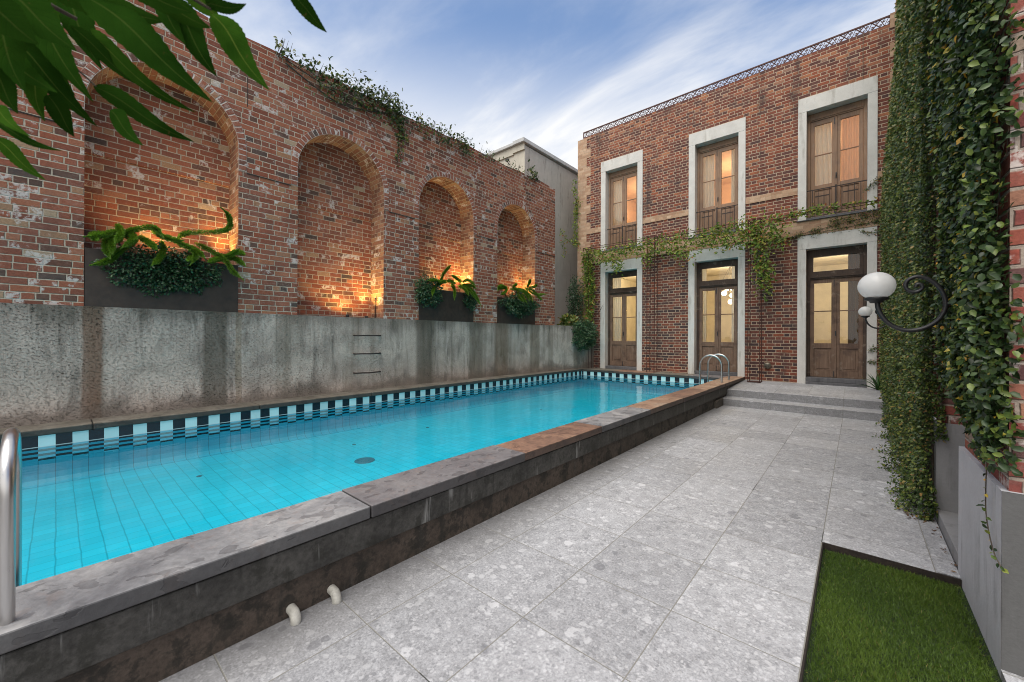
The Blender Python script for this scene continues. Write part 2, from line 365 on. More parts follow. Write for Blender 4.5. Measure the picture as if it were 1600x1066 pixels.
def paving_mat():
    g = Nodes('terrazzo_paving'); P = g.pos(); x, y, z = g.sep(P)
    a = 0.6
    u = g.m('DIVIDE', g.m('ADD', x, 0.195 + 30 * a), a); v = g.m('DIVIDE', g.m('ADD', y, 30 * a - 1.11), a)
    iu = g.m('FLOOR', u); iv = g.m('FLOOR', v); fu = g.m('SUBTRACT', u, iu); fv = g.m('SUBTRACT', v, iv)
    e = g.m('MULTIPLY', g.m('MINIMUM', g.m('MINIMUM', fu, g.m('SUBTRACT', 1.0, fu)), g.m('MINIMUM', fv, g.m('SUBTRACT', 1.0, fv))), a)
    rv, rc = g.white(g.xyz(iu, iv, g.m('FLOOR', g.m('MULTIPLY', z, 9.0))))
    r0, r1, r2 = g.sep(rc)
    off = g.vm('ADD', P, g.scale(rc, (37.0, 37.0, 11.0)))           # every slab gets its own stones
    warp = g.noise(off, 14, 3, col=True)
    q = g.vm('ADD', off, g.scale(g.vm('SUBTRACT', warp, (0.5, 0.5, 0.5)), (0.05, 0.05, 0.05)))
    fine = g.noise(off, 85, 5, 0.75); mid = g.noise(off, 12, 5, 0.65)
    base = g.ramp(mid, [(0.30, (0.31, 0.308, 0.31)), (0.5, (0.382, 0.38, 0.382)), (0.70, (0.455, 0.453, 0.456))])
    base = g.mix(1.0, base, g.ramp(fine, [(0.28, 0.55), (0.72, 1.38)]), 'MULTIPLY')
    for (sc, thr, lo, hi, col, amt) in ((11.0, 0.92, 0.30, 0.36, (0.66, 0.655, 0.65), 0.6), (19.0, 0.78, 0.28, 0.40, (0.62, 0.615, 0.61), 0.5), (21.0, 0.86, 0.30, 0.36, (0.2, 0.2, 0.205), 0.5),
                                    (46.0, 0.66, 0.30, 0.42, (0.62, 0.615, 0.61), 0.5), (44.0, 0.80, 0.28, 0.40, (0.2, 0.2, 0.205), 0.55), (8.0, 0.93, 0.22, 0.28, (0.17, 0.17, 0.18), 0.6)):
        w = g.voro(g.vm('ADD', q, (sc, sc * 0.37, 0.0)), sc)
        cr, cg, cb = g.sep(w.outputs['Color'])
        # irregular chips: the cell's own random size and chance
        rad = g.m('MULTIPLY', g.m('ADD', 0.6, g.m('MULTIPLY', cg, 0.8)), 1.0)
        mk = g.m('MULTIPLY', g.m('GREATER_THAN', cr, thr), g.maprange(g.m('DIVIDE', w.outputs['Distance'], rad), lo, hi, 1, 0))
        base = g.mix(g.m('MULTIPLY', mk, amt), base, col)
    base = g.mix(1.0, base, g.ramp(rv, [(0.0, 0.86), (1.0, 1.08)]), 'MULTIPLY')
    # dampness along the pool wall, and slight broad soiling
    soil = g.noise(P, 0.9, 4, 0.6)
    dpw = g.maprange(g.m('ADD', x, g.m('MULTIPLY', g.m('SUBTRACT', soil, 0.5), 0.5)), -2.45, -1.75, 1, 0)
    base = g.mix(g.m('MULTIPLY', dpw, 0.6), base, (0.10, 0.095, 0.088))
    base = g.mix(g.m('MULTIPLY', g.maprange(g.noise(P, 2.3, 5, 0.65), 0.50, 0.72), 0.22), base, (0.19, 0.185, 0.175))
    je = g.maprange(g.m('ADD', e, g.m('MULTIPLY', g.m('SUBTRACT', fine, 0.5), 0.003)), 0.0016, 0.0042, 1, 0)
    gap = g.m('GREATER_THAN', g.noise(P, 1.7, 2), 0.63)
    base = g.mix(je, base, g.mix(gap, (0.24, 0.23, 0.20), (0.07, 0.07, 0.062)))
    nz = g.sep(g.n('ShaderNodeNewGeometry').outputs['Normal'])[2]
    base = g.mix(g.maprange(nz, 0.3, 0.8, 0.45, 0.0), base, (0.12, 0.118, 0.115))     # upright faces painted darker, standing in for shade on the risers
    base = g.mix(1.0, base, (0.95, 0.965, 1.0), 'MULTIPLY')
    h = g.m('SUBTRACT', g.m('MULTIPLY', fine, 0.35), g.m('MULTIPLY', je, 1.2))
    g.principled(base, g.m('ADD', 0.5, g.m('MULTIPLY', r1, 0.2)), g.bump(h, 0.45, 0.006), spec=0.35)
    M['terrazzo_paving'] = g.mat
paving_mat()

def slab_mat(name, cols, rough=0.55, stain=(0.30, 0.16, 0.09), amt=0.3):
    g = Nodes(name); P = g.pos()
    a = g.noise(P, 2.6, 5, 0.62, 0.6); b = g.noise(P, 30, 6, 0.7); c_ = g.noise(P, 7, 4, 0.6, 1.2)
    c = g.ramp(a, cols)
    c = g.mix(1.0, c, g.ramp(b, [(0.25, 0.72), (0.75, 1.25)]), 'MULTIPLY')
    c = g.mix(g.m('MULTIPLY', g.maprange(c_, 0.56, 0.66), amt), c, stain)
    flake = g.maprange(g.noise(g.scale(P, (1, 0.6, 1)), 12, 3, 0.5, 0.4), 0.585, 0.60)
    c = g.mix(g.m('MULTIPLY', flake, 0.55), c, g.vm('MULTIPLY', c, (0.45, 0.44, 0.45)))
    x, y, z = g.sep(P)
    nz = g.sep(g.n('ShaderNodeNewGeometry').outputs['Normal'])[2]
    c = g.mix(g.maprange(nz, 0.2, 0.7, 0.72, 0.0), c, (0.022, 0.022, 0.023))      # side faces are darker than the top
    g.principled(c, g.m('ADD', g.m('MULTIPLY', b, 0.3), rough - 0.15), g.bump(g.m('SUBTRACT', g.m('ADD', b, g.m('MULTIPLY', a, 1.5)), flake), 0.45, 0.008), spec=0.45)
    M[name] = g.mat
slab_mat('bluestone_grey', [(0.3, (0.14, 0.14, 0.15)), (0.5, (0.22, 0.22, 0.228)), (0.68, (0.33, 0.325, 0.325))], amt=0.10)
slab_mat('bluestone_lilac', [(0.3, (0.13, 0.122, 0.128)), (0.5, (0.165, 0.155, 0.16)), (0.7, (0.20, 0.19, 0.19))], amt=0.10)
slab_mat('slate_rust', [(0.3, (0.13, 0.078, 0.058)), (0.5, (0.22, 0.125, 0.085)), (0.7, (0.30, 0.185, 0.125))], stain=(0.12, 0.06, 0.05), amt=0.5)
slab_mat('slate_tan', [(0.3, (0.22, 0.135, 0.09)), (0.5, (0.32, 0.20, 0.135)), (0.7, (0.36, 0.27, 0.20))], stain=(0.15, 0.09, 0.07), amt=0.45)
slab_mat('coping_cement', [(0.3, (0.10, 0.088, 0.068)), (0.5, (0.15, 0.132, 0.105)), (0.7, (0.19, 0.175, 0.145))], rough=0.85, stain=(0.06, 0.055, 0.04), amt=0.5)

def band_mat(name, c0, c1, streakcol, rust=0.0):
    g = Nodes(name); P = g.pos(); x, y, z = g.sep(P)
    a = g.noise(P, 3, 5, 0.6); b = g.noise(P, 34, 6, 0.72)
    st = g.noise(g.xyz(x, g.m('MULTIPLY', y, 7.0), g.m('MULTIPLY', z, 0.7)), 1.6, 5, 0.6)
    c = g.ramp(a, [(0.3, c0), (0.7, c1)])
    c = g.mix(1.0, c, g.ramp(b, [(0.25, 0.45), (0.75, 1.55)]), 'MULTIPLY')
    c = g.mix(g.m('MULTIPLY', g.maprange(g.noise(P, 8, 6, 0.7), 0.50, 0.62), 0.6), c, (0.018, 0.018, 0.014))
    c = g.mix(g.m('MULTIPLY', g.maprange(st, 0.60, 0.72), 0.75), c, streakcol)
    c = g.mix(g.m('MULTIPLY', g.maprange(st, 0.42, 0.30), 0.6), c, (0.02, 0.02, 0.018))
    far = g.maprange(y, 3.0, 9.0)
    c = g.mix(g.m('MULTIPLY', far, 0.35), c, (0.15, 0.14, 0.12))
    if rust:
        c = g.mix(g.m('MULTIPLY', g.maprange(g.noise(P, 6, 5, 0.7), 0.5, 0.6), rust), c, (0.012, 0.012, 0.010))
    g.principled(c, 0.75, g.bump(b, 0.5, 0.01), spec=0.35)
    M[name] = g.mat
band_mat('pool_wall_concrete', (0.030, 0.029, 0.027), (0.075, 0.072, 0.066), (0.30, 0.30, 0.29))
band_mat('pool_wall_render', (0.050, 0.038, 0.030), (0.088, 0.068, 0.054), (0.075, 0.066, 0.058), rust=0.7)

def plaster(name, base, dark, amt=0.5, rough=0.8, z0=None):
    g = Nodes(name); P = g.pos(); x, y, z = g.sep(P)
    st = g.noise(g.xyz(g.m('MULTIPLY', x, 6), g.m('MULTIPLY', y, 6), g.m('MULTIPLY', z, 0.7)), 1.0, 6, 0.65)
    a = g.noise(P, 3.2, 5, 0.6); b = g.noise(P, 60, 4, 0.7)
    c = g.mix(1.0, base, g.ramp(a, [(0.25, 0.84), (0.75, 1.08)]), 'MULTIPLY')
    c = g.mix(g.m('MULTIPLY', g.maprange(g.m('MULTIPLY', st, g.m('ADD', a, 0.5)), 0.52, 0.72), amt), c, dark)
    c = g.mix(1.0, c, g.ramp(b, [(0.3, 0.93), (0.7, 1.05)]), 'MULTIPLY')
    g.principled(c, rough, g.bump(g.m('ADD', a, b), 0.18, 0.01), spec=0.3)
    M[name] = g.mat
plaster('white_surround', (0.64, 0.625, 0.59), (0.28, 0.26, 0.225), 0.5)
plaster('reveal_plaster', (0.50, 0.505, 0.49), (0.2, 0.19, 0.16), 0.5)
plaster('plinth_concrete', (0.50, 0.51, 0.535), (0.20, 0.205, 0.215), 0.6)
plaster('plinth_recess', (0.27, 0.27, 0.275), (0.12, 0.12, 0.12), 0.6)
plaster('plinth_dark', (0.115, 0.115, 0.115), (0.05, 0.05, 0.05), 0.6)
plaster('grey_render', (0.47, 0.455, 0.42), (0.25, 0.24, 0.215), 0.8)
plaster('cream_render', (0.55, 0.52, 0.44), (0.40, 0.37, 0.30), 0.5)
plaster('parapet_cap', (0.52, 0.53, 0.53), (0.3, 0.3, 0.3), 0.5)
plaster('room_wall', (0.80, 0.73, 0.58), (0.72, 0.64, 0.50), 0.3)
plaster('room_upper', (0.80, 0.60, 0.40), (0.74, 0.52, 0.33), 0.3)

def wood(name, a, b, dark):
    g = Nodes(name); P = g.pos(); x, y, z = g.sep(P)
    gr = g.noise(g.xyz(g.m('MULTIPLY', x, 28), g.m('MULTIPLY', y, 28), g.m('MULTIPLY', z, 1.5)), 1.6, 6, 0.65, 0.5)
    w = g.noise(P, 3.0, 4, 0.6)
    c = g.ramp(gr, [(0.25, a), (0.75, b)])
    c = g.mix(g.m('MULTIPLY', g.maprange(w, 0.48, 0.70), 0.75), c, dark)
    c = g.mix(g.m('MULTIPLY', g.maprange(g.noise(P, 5.5, 4, 0.6), 0.58, 0.68), 0.35), c, (0.30, 0.25, 0.20))
    g.principled(c, 0.62, g.bump(gr, 0.25, 0.004), spec=0.35)
    M[name] = g.mat
wood('door_wood', (0.105, 0.064, 0.044), (0.235, 0.155, 0.108), (0.075, 0.048, 0.038))
wood('door_wood_dark', (0.045, 0.029, 0.021), (0.085, 0.056, 0.041), (0.028, 0.02, 0.016))
wood('window_wood', (0.22, 0.13, 0.08), (0.36, 0.23, 0.15), (0.20, 0.13, 0.095))
wood('sill_timber', (0.085, 0.085, 0.092), (0.15, 0.15, 0.16), (0.06, 0.06, 0.065))

simple('rust_iron', (0.062, 0.024, 0.018), 0.8, 0.3, 40, 0.5)
simple('cresting_iron', (0.085, 0.035, 0.028), 0.7, 0.2, 40, 0.5)
simple('black_iron', (0.018, 0.018, 0.02), 0.42, 0.0, 60, 0.3)
simple('rail_iron', (0.035, 0.022, 0.018), 0.7, 0.0, 60, 0.4)
simple('stainless', (0.52, 0.51, 0.50), 0.30, 1.0, 30, 0.12, stretch=(1, 1, 0.1))
simple('corten', (0.042, 0.026, 0.019), 0.6, 0.0, 9, 0.5, 0.1)
simple('pvc', (0.40, 0.39, 0.35), 0.5, 0.0, 30, 0.3)
simple('soil', (0.022, 0.016, 0.012), 0.95, 0.0, 40, 0.6, 0.6)
simple('lawn_base', (0.010, 0.022, 0.004), 0.95, 0.0, 60, 0.5, 0.5)
simple('earth', (0.10, 0.09, 0.075), 0.95, 0.0, 5, 0.3)
def cloth(name, col, tr=0.45):
    g = Nodes(name); d1 = g.n('ShaderNodeBsdfDiffuse'); g.put(d1.inputs[0], col); t1 = g.n('ShaderNodeBsdfTranslucent'); g.put(t1.inputs[0], col)
    x = g.n('ShaderNodeMixShader'); x.inputs[0].default_value = tr; g.link(d1.outputs[0], x.inputs[1]); g.link(t1.outputs[0], x.inputs[2]); g.link(x.outputs[0], g.out.inputs[0]); M[name] = g.mat
cloth('curtain_white', (0.88, 0.87, 0.83), 0.3); cloth('curtain_gold', (0.16, 0.10, 0.035), 0.2); cloth('curtain_sage', (0.86, 0.90, 0.84), 0.35); cloth('curtain_peach', (0.80, 0.62, 0.45), 0.6)
simple('room_floor', (0.20, 0.12, 0.06), 0.5, 0.0, 8, 0.3)
simple('vent_metal', (0.20, 0.18, 0.14), 0.5, 0.6, 50, 0.4)
simple('drain_plastic', (0.035, 0.16, 0.22), 0.6, 0.0, 30, 0.15)
simple('radiator_dark', (0.05, 0.035, 0.02), 0.5)
simple('lead', (0.12, 0.12, 0.13), 0.7)

def globe_mat():
    g = Nodes('opal_glass'); P = g.pos()
    sp = g.maprange(g.noise(P, 75, 4, 0.7), 0.60, 0.68); x, y, z = g.sep(g.n('ShaderNodeTexCoord').outputs['Object'])
    low = g.maprange(z, -0.10, -0.02, 1, 0)
    c = g.mix(g.m('MULTIPLY', sp, g.m('ADD', g.m('MULTIPLY', low, 0.45), 0.06)), (0.93, 0.93, 0.92), (0.30, 0.27, 0.22))
    p = g.principled(c, 0.12, spec=0.5)
    tr = g.n('ShaderNodeBsdfTranslucent'); g.link(c, tr.inputs[0]); ms = g.n('ShaderNodeMixShader'); ms.inputs[0].default_value = 0.5
    g.link(p.outputs[0], ms.inputs[1]); g.link(tr.outputs[0], ms.inputs[2]); g.link(ms.outputs[0], g.out.inputs[0])
    M['opal_glass'] = g.mat
globe_mat()

def emit(name, col, s):
    g = Nodes(name); e = g.n('ShaderNodeEmission'); g.put(e.inputs[0], col); e.inputs[1].default_value = s
    g.link(e.outputs[0], g.out.inputs[0]); M[name] = g.mat
emit('lit_globe', (1.0, 0.82, 0.55), 6.0)
emit('lit_lens', (1.0, 0.62, 0.2), 4.0)

def thin_glass(name, tint, refl=1.0, rough=0.0):
    g = Nodes(name)
    t = g.n('ShaderNodeBsdfTransparent'); g.put(t.inputs[0], tint)
    gl = g.n('ShaderNodeBsdfGlossy'); gl.inputs['Roughness'].default_value = rough
    wv = g.bump(g.noise(g.pos(), 2.2, 2), 0.06, 0.05); g.link(wv, gl.inputs['Normal'])
    f = g.n('ShaderNodeFresnel'); f.inputs[0].default_value = 1.5
    mx = g.n('ShaderNodeMixShader'); g.put(mx.inputs[0], g.m('MULTIPLY', f.outputs[0], 1.6 * refl, clamp=True))
    g.link(t.outputs[0], mx.inputs[1]); g.link(gl.outputs[0], mx.inputs[2]); g.link(mx.outputs[0], g.out.inputs[0])
    M[name] = g.mat
thin_glass('window_glass', (0.92, 0.93, 0.90))

def water_mat():
    g = Nodes('pool_water'); P = g.pos(); x, y, z = g.sep(P)
    h = g.m('ADD', g.m('MULTIPLY', g.noise(g.scale(P, (1.0, 0.55, 1.0)), 3.0, 3, 0.5), 1.0), g.m('MULTIPLY', g.noise(P, 16, 2, 0.5), 0.10))
    nb = g.bump(h, 0.16, 0.05)
    t = g.n('ShaderNodeBsdfTransparent'); g.put(t.inputs[0], (0.72, 0.96, 0.99))
    gl = g.n('ShaderNodeBsdfGlossy'); gl.inputs['Roughness'].default_value = 0.02; g.link(nb, gl.inputs['Normal'])
    f = g.n('ShaderNodeFresnel'); f.inputs[0].default_value = 1.33; g.link(nb, f.inputs['Normal'])
    mx = g.n('ShaderNodeMixShader'); g.put(mx.inputs[0], g.m('MULTIPLY', f.outputs[0], 1.15, clamp=True))
    g.link(t.outputs[0], mx.inputs[1]); g.link(gl.outputs[0], mx.inputs[2]); g.link(mx.outputs[0], g.out.inputs[0])
    M['pool_water'] = g.mat
water_mat()

def pool_tile(name, mode):
    g = Nodes(name); P = g.pos(); x, y, z = g.sep(P)
    a = 0.132
    wav = g.scale(g.vm('SUBTRACT', g.noise(g.scale(P, (1, 0.6, 1)), 2.6, 2, 0.5, col=True), (0.5, 0.5, 0.5)), (0.026, 0.026, 0.0))
    wx, wy, wz = g.sep(g.vm('ADD', P, wav)) if mode == 'floor' else g.sep(g.vm('ADD', P, g.scale(wav, (0.3, 0.3, 0.0))))
    def line(c, off, w):
        q = g.m('DIVIDE', g.m('ADD', c, 400 * a + off), a); fr = g.m('FRACT', q)
        return g.maprange(g.m('MULTIPLY', g.m('MINIMUM', fr, g.m('SUBTRACT', 1.0, fr)), a), w * 0.4, w, 1, 0), g.m('FLOOR', q)
    big = g.noise(P, 0.7, 3, 0.5)
    cyan = g.ramp(big, [(0.3, (0.02, 0.60, 0.80)), (0.7, (0.045, 0.70, 0.88))])
    if mode == 'floor':
        l1, i1 = line(wx, 0.0, 0.006); l2, i2 = line(wy, 0.0, 0.006)
        r, _ = g.white(g.xyz(i1, i2, 1.0))
        c = g.mix(1.0, cyan, g.ramp(r, [(0, 0.93), (1, 1.05)]), 'MULTIPLY')
        c = g.mix(g.m('MULTIPLY', l1, 0.45), c, (0.0, 0.32, 0.42)); c = g.mix(g.m('MULTIPLY', l2, 0.6), c, (0.0, 0.28, 0.38))
    else:
        along = wy if mode == 'side' else wx
        l1, i1 = line(along, 0.0 if mode == 'side' else 0.02, 0.005)
        odd = g.m('GREATER_THAN', g.m('MODULO', i1, 2.0), 0.5)
        # first row above the water: pale and black in turn; then thin alternating strips that paint in the water's broken reflections; then plain blue
        r, _ = g.white(g.xyz(i1, 2.0, 1.0))
        pale = g.mix(1.0, (0.50, 0.74, 0.76), g.ramp(r, [(0, 0.86), (1, 1.06)]), 'MULTIPLY')
        row1 = g.mix(odd, (0.010, 0.011, 0.018), pale)
        fz = g.m('FRACT', g.m('ADD', g.m('DIVIDE', g.m('SUBTRACT', 0.27, z), 0.052), g.m('MULTIPLY', odd, 0.5)))
        strip = g.m('LESS_THAN', fz, 0.5)
        rowu = g.mix(strip, (0.05, 0.52, 0.70), (0.008, 0.012, 0.02))
        c = g.mix(g.m('LESS_THAN', z, 0.115), rowu, g.mix(g.m('MULTIPLY', l1, 0.8), g.vm('MULTIPLY', cyan, (0.8, 0.78, 0.82)), (0.0, 0.2, 0.26)))
        c = g.mix(g.m('GREATER_THAN', z, 0.268), c, row1)
        wl = g.m('MULTIPLY', g.m('GREATER_THAN', z, 0.266), g.m('LESS_THAN', z, 0.276))
        c = g.mix(g.m('MULTIPLY', wl, 0.7), c, (0.6, 0.66, 0.66))
    g.principled(c, 0.25 if mode != 'floor' else 0.4, spec=0.5)
    M[name] = g.mat
pool_tile('tile_side', 'side'); pool_tile('tile_end', 'end'); pool_tile('tile_floor', 'floor')

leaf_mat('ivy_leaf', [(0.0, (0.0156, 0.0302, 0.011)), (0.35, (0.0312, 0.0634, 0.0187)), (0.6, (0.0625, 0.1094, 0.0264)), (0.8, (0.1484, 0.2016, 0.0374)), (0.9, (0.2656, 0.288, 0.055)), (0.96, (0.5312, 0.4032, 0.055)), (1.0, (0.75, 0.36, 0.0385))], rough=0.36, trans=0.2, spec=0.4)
leaf_mat('ivy_small', [(0.0, (0.0189, 0.0375, 0.011)), (0.35, (0.0486, 0.09, 0.022)), (0.62, (0.1148, 0.1688, 0.033)), (0.82, (0.2295, 0.25, 0.0495)), (0.92, (0.324, 0.225, 0.066)), (1.0, (0.378, 0.1875, 0.066))], rough=0.42, trans=0.22)
leaf_mat('creeper_leaf', [(0.0, (0.076, 0.1448, 0.0207)), (0.5, (0.1656, 0.2622, 0.0345)), (0.85, (0.3312, 0.3864, 0.0575)), (0.95, (0.414, 0.276, 0.0575)), (1.0, (0.414, 0.0828, 0.046))], rough=0.5, trans=0.35)
leaf_mat('shrub_leaf', [(0.0, (0.0138, 0.0414, 0.0177)), (0.6, (0.0304, 0.0828, 0.0329)), (1.0, (0.0828, 0.1656, 0.0633))], rough=0.35, trans=0.15)
leaf_mat('fern_leaf', [(0.0, (0.075, 0.175, 0.0132)), (0.6, (0.15, 0.3125, 0.022)), (1.0, (0.275, 0.4625, 0.044))], rough=0.55, trans=0.35)
leaf_mat('grass_blade', [(0.0, (0.0368, 0.0748, 0.008)), (0.6, (0.0805, 0.143, 0.014)), (0.93, (0.1323, 0.198, 0.026)), (1.0, (0.23, 0.198, 0.06))], rough=0.6, trans=0.25)
leaf_mat('strap_leaf', [(0.0, (0.02, 0.06, 0.012)), (1.0, (0.05, 0.13, 0.025))], rough=0.4, trans=0.15)
leaf_mat('dry_leaf', [(0.0, (0.07, 0.035, 0.018)), (0.6, (0.15, 0.075, 0.03)), (1.0, (0.24, 0.14, 0.06))], rough=0.7, trans=0.1)
leaf_mat('wall_weed', [(0.0, (0.025, 0.05, 0.016)), (0.6, (0.055, 0.09, 0.025)), (0.9, (0.13, 0.15, 0.035)), (1.0, (0.24, 0.23, 0.05))], rough=0.45, trans=0.25)

def branch_leaf():
    g = Nodes('branch_leaf'); u, v, _ = g.sep(g.uv())
    P = g.pos()
    d = g.m('ABSOLUTE', v)
    veins = g.m('FRACT', g.m('ADD', g.m('MULTIPLY', u, 11.0), g.m('MULTIPLY', d, -2.2)))
    vm_ = g.maprange(g.m('ABSOLUTE', g.m('SUBTRACT', veins, 0.5)), 0.0, 0.14, 1, 0)
    mid = g.maprange(d, 0.02, 0.07, 1, 0)
    c = g.ramp(g.noise(P, 9, 4), [(0.3, (0.012, 0.042, 0.005)), (0.7, (0.034, 0.095, 0.012))])
    c = g.mix(g.m('MULTIPLY', vm_, 0.20), c, (0.03, 0.08, 0.012)); c = g.mix(g.m('MULTIPLY', mid, 0.7), c, (0.09, 0.14, 0.03))
    oi = g.n('ShaderNodeObjectInfo').outputs['Random']; c = g.mix(1.0, c, g.ramp(oi, [(0.0, (0.50, 0.52, 0.5)), (0.6, (0.85, 0.85, 0.8)), (1.0, (1.35, 1.15, 0.9))]), 'MULTIPLY')
    blm = g.maprange(g.noise(P, 55, 4, 0.7), 0.66, 0.72); c = g.mix(g.m('MULTIPLY', blm, 0.6), c, (0.09, 0.06, 0.02))
    p = g.n('ShaderNodeBsdfDiffuse'); g.link(c, p.inputs[0]); g.link(g.bump(g.m('ADD', vm_, mid), 0.3, 0.002), p.inputs['Normal'])
    tr = g.n('ShaderNodeBsdfTranslucent'); g.link(c, tr.inputs[0])
    ms = g.n('ShaderNodeMixShader'); ms.inputs[0].default_value = 0.3
    g.link(p.outputs[0], ms.inputs[1]); g.link(tr.outputs[0], ms.inputs[2]); g.link(ms.outputs[0], g.out.inputs[0])
    M['branch_leaf'] = g.mat
branch_leaf()
simple('bark', (0.07, 0.055, 0.04), 0.9, 0.0, 30, 0.4, 0.4)

# ------------------------------------------------------------------ setting: ground, paving, steps
PX0, PX1, PY0, PY1 = -7.08, -2.72, -4.0, 11.80        # pool inside faces
WZ = 0.27                                              # water level
CZ = 0.48                                              # coping top
FY = 12.5                                              # house front
mb = MB()
big = 400
for (x0, x1, y0, y1) in ((-big, -7.3, -big, big), (-2.5, big, -big, big), (-7.3, -2.5, -big, -4.3), (-7.3, -2.5, 12.3, big)):
    mb.face([(x0, y0, -0.06), (x1, y0, -0.06), (x1, y1, -0.06), (x0, y1, -0.06)])
tag(mb.build('ground', M['earth']), kind='structure')

LX0, LX1, LY0, LY1 = -0.19, 0.52, 0.75, 3.845          # lawn bed
mb = MB()
for (x0, x1, y0, y1) in ((-2.42, LX0, -4.0, 10.13), (LX0, 0.52, LY1, 10.13), (LX0, 4.0, -4.0, LY0), (0.52, 4.0, LY0, 2.93)):
    mb.box(x0, x1, y0, y1, -0.055, 0.0)
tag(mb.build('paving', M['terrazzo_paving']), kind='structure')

# two steps up to the house
mb = MB()
mb.box(-2.42, 1.2, 10.10, 10.62, -0.05, 0.158)
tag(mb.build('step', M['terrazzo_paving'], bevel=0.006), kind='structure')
mb = MB()
pl = [(-2.42, 10.60), (1.2, 10.60), (1.2, 12.52), (-2.42, 12.52)]
zt = [0.322, 0.322, 0.405, 0.405]
top = [(p[0], p[1], z) for p, z in zip(pl, zt)]; bot = [(p[0], p[1], 0.0) for p in pl]
mb.face(top); mb.face([bot[0], bot[1], top[1], top[0]]); mb.face([bot[3], bot[0], top[0], top[3]]); mb.face([bot[1], bot[2], top[2], top[1]])
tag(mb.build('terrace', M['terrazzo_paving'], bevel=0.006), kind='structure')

# lawn: soil bed and grass
mb = MB(); mb.face([(LX0, LY0, -0.045), (LX1, LY0, -0.045), (LX1, LY1, -0.045), (LX0, LY1, -0.045)])
tag(mb.build('lawn', M['lawn_base']), kind='structure')
n = 95000
gx = RNG.uniform(LX0 + 0.008, LX1 - 0.008, n); gy = RNG.uniform(1.2, LY1 - 0.02, n)
ex = np.minimum(np.minimum(gx - LX0, LX1 - gx), LY1 - gy)
keep = (ex > 0.03) | (RNG.random(n) < 0.35); gx = gx[keep]; gy = gy[keep]; n = len(gx)
pos = np.stack([gx, gy, np.full(n, -0.046)], 1)
patch = 0.5 + 0.25 * np.sin(gy * 5.1 + 1.2 * np.sin(gx * 6)) + 0.2 * np.sin(gx * 9 + gy * 3)
ax = norm(np.stack([RNG.normal(0, 0.6, n), RNG.normal(0, 0.6, n), np.ones(n)], 1))
tg = leaves('grass', 'blade', pos, ax, rdir(n), RNG.uniform(0.014, 0.030, n) * (0.85 + 0.25 * patch), RNG.uniform(0.0020, 0.0034, n), M['grass_blade'],
            val=np.where(RNG.random(n) < 0.988, np.clip(RNG.random(n) * 0.55 + patch * 0.42, 0, 0.92), 1.0))
tag(tg, kind='stuff')

mb = MB(); mb.box(LX0 - 0.002, LX0 + 0.006, LY0, LY1, -0.05, 0.0015); mb.box(LX0 + 0.006, LX1 - 0.002, LY1 - 0.008, LY1 + 0.004, -0.05, 0.0015)
tag(mb.build('lawn_edging', M['soil']), kind='structure')
# ------------------------------------------------------------------ pool
pool = thing('swimming_pool', (-4.9, 4.0, 0), 'raised blue tiled swimming pool with black and pale chequered waterline', 'swimming pool')
mb = MB(); fz = -0.16
mb.face([(PX0, PY0, fz), (PX1, PY0, fz), (PX1, PY1, fz), (PX0, PY1, fz)])
mb.build('pool_floor', M['tile_floor'], pool)
mb = MB()
# side walls with a small cove at the foot
prof = [(0, 0.40), (0, 0.27), (0, 0.10), (0, -0.04), (0.02, -0.10), (0.06, -0.145), (0.12, fz + 0.003)]
for i in range(len(prof) - 1):
    (d0, z0), (d1, z1) = prof[i], prof[i + 1]
    mb.face([(PX0 + d1, PY0, z1), (PX0 + d1, PY1 - d1, z1), (PX0 + d0, PY1 - d0, z0), (PX0 + d0, PY0, z0)])
    mb.face([(PX1 - d0, PY0, z0), (PX1 - d0, PY1 - d0, z0), (PX1 - d1, PY1 - d1, z1), (PX1 - d1, PY0, z1)])
mb.build('side_wall', M['tile_side'], pool)
mb = MB()
for i in range(len(prof) - 1):
    (d0, z0), (d1, z1) = prof[i], prof[i + 1]
    mb.face([(PX0 + d1, PY1 - d1, z1), (PX1 - d1, PY1 - d1, z1), (PX1 - d0, PY1 - d0, z0), (PX0 + d0, PY1 - d0, z0)])
mb.build('end_wall', M['tile_end'], pool)
# outer wall towards the paving: smooth dark band over brown render
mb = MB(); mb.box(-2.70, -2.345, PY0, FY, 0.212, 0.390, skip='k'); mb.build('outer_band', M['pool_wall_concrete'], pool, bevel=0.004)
mb = MB(); mb.box(-2.70, -2.368, PY0, FY, -0.05, 0.212, skip='kt'); mb.box(-2.37, -2.31, 9.55, 10.1, -0.04, 0.16); mb.box(-2.70, -2.372, PY0, FY, 0.389, 0.402, skip='tb')
mb.build('outer_render', M['pool_wall_render'], pool)
mb = MB(); mb.box(PX0 + 0.003, PX1 - 0.003, PY1 + 0.004, FY + 0.01, 0.0, 0.40); mb.box(-7.6, PX0 - 0.004, PY0, FY + 0.01, 0.0, 0.40)
mb.build('pool_surround', M['pool_wall_render'], pool)
# coping slabs
js = [-4.0, -1.72, -0.185, 1.316, 2.87, 4.354, 5.854, 7.36, 8.86, 10.36, 12.49]
mats = ['bluestone_grey', 'bluestone_grey', 'bluestone_grey', 'bluestone_lilac', 'slate_rust', 'bluestone_grey', 'slate_tan', 'slate_rust', 'slate_tan', 'slate_tan']
labs = {4: 'rust brown slate coping slab'}
for i in range(len(js) - 1):
    mb = MB(); dz = (0.002, -0.002, 0.0)[i % 3]
    mb.box(-2.325 + 0.004 * (i % 2), PX1 - 0.02 * (i % 2) * 0.5, js[i] + 0.004, js[i + 1] - 0.004, 0.403, CZ + dz)
    # chipped, slightly wavy edges
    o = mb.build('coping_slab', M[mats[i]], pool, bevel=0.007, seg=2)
    if i in labs: o['label'] = labs[i]
mb = MB()
ys = [PY0, 0.3, 2.1, 4.0, 5.9, 7.8, 9.7, 12.49]
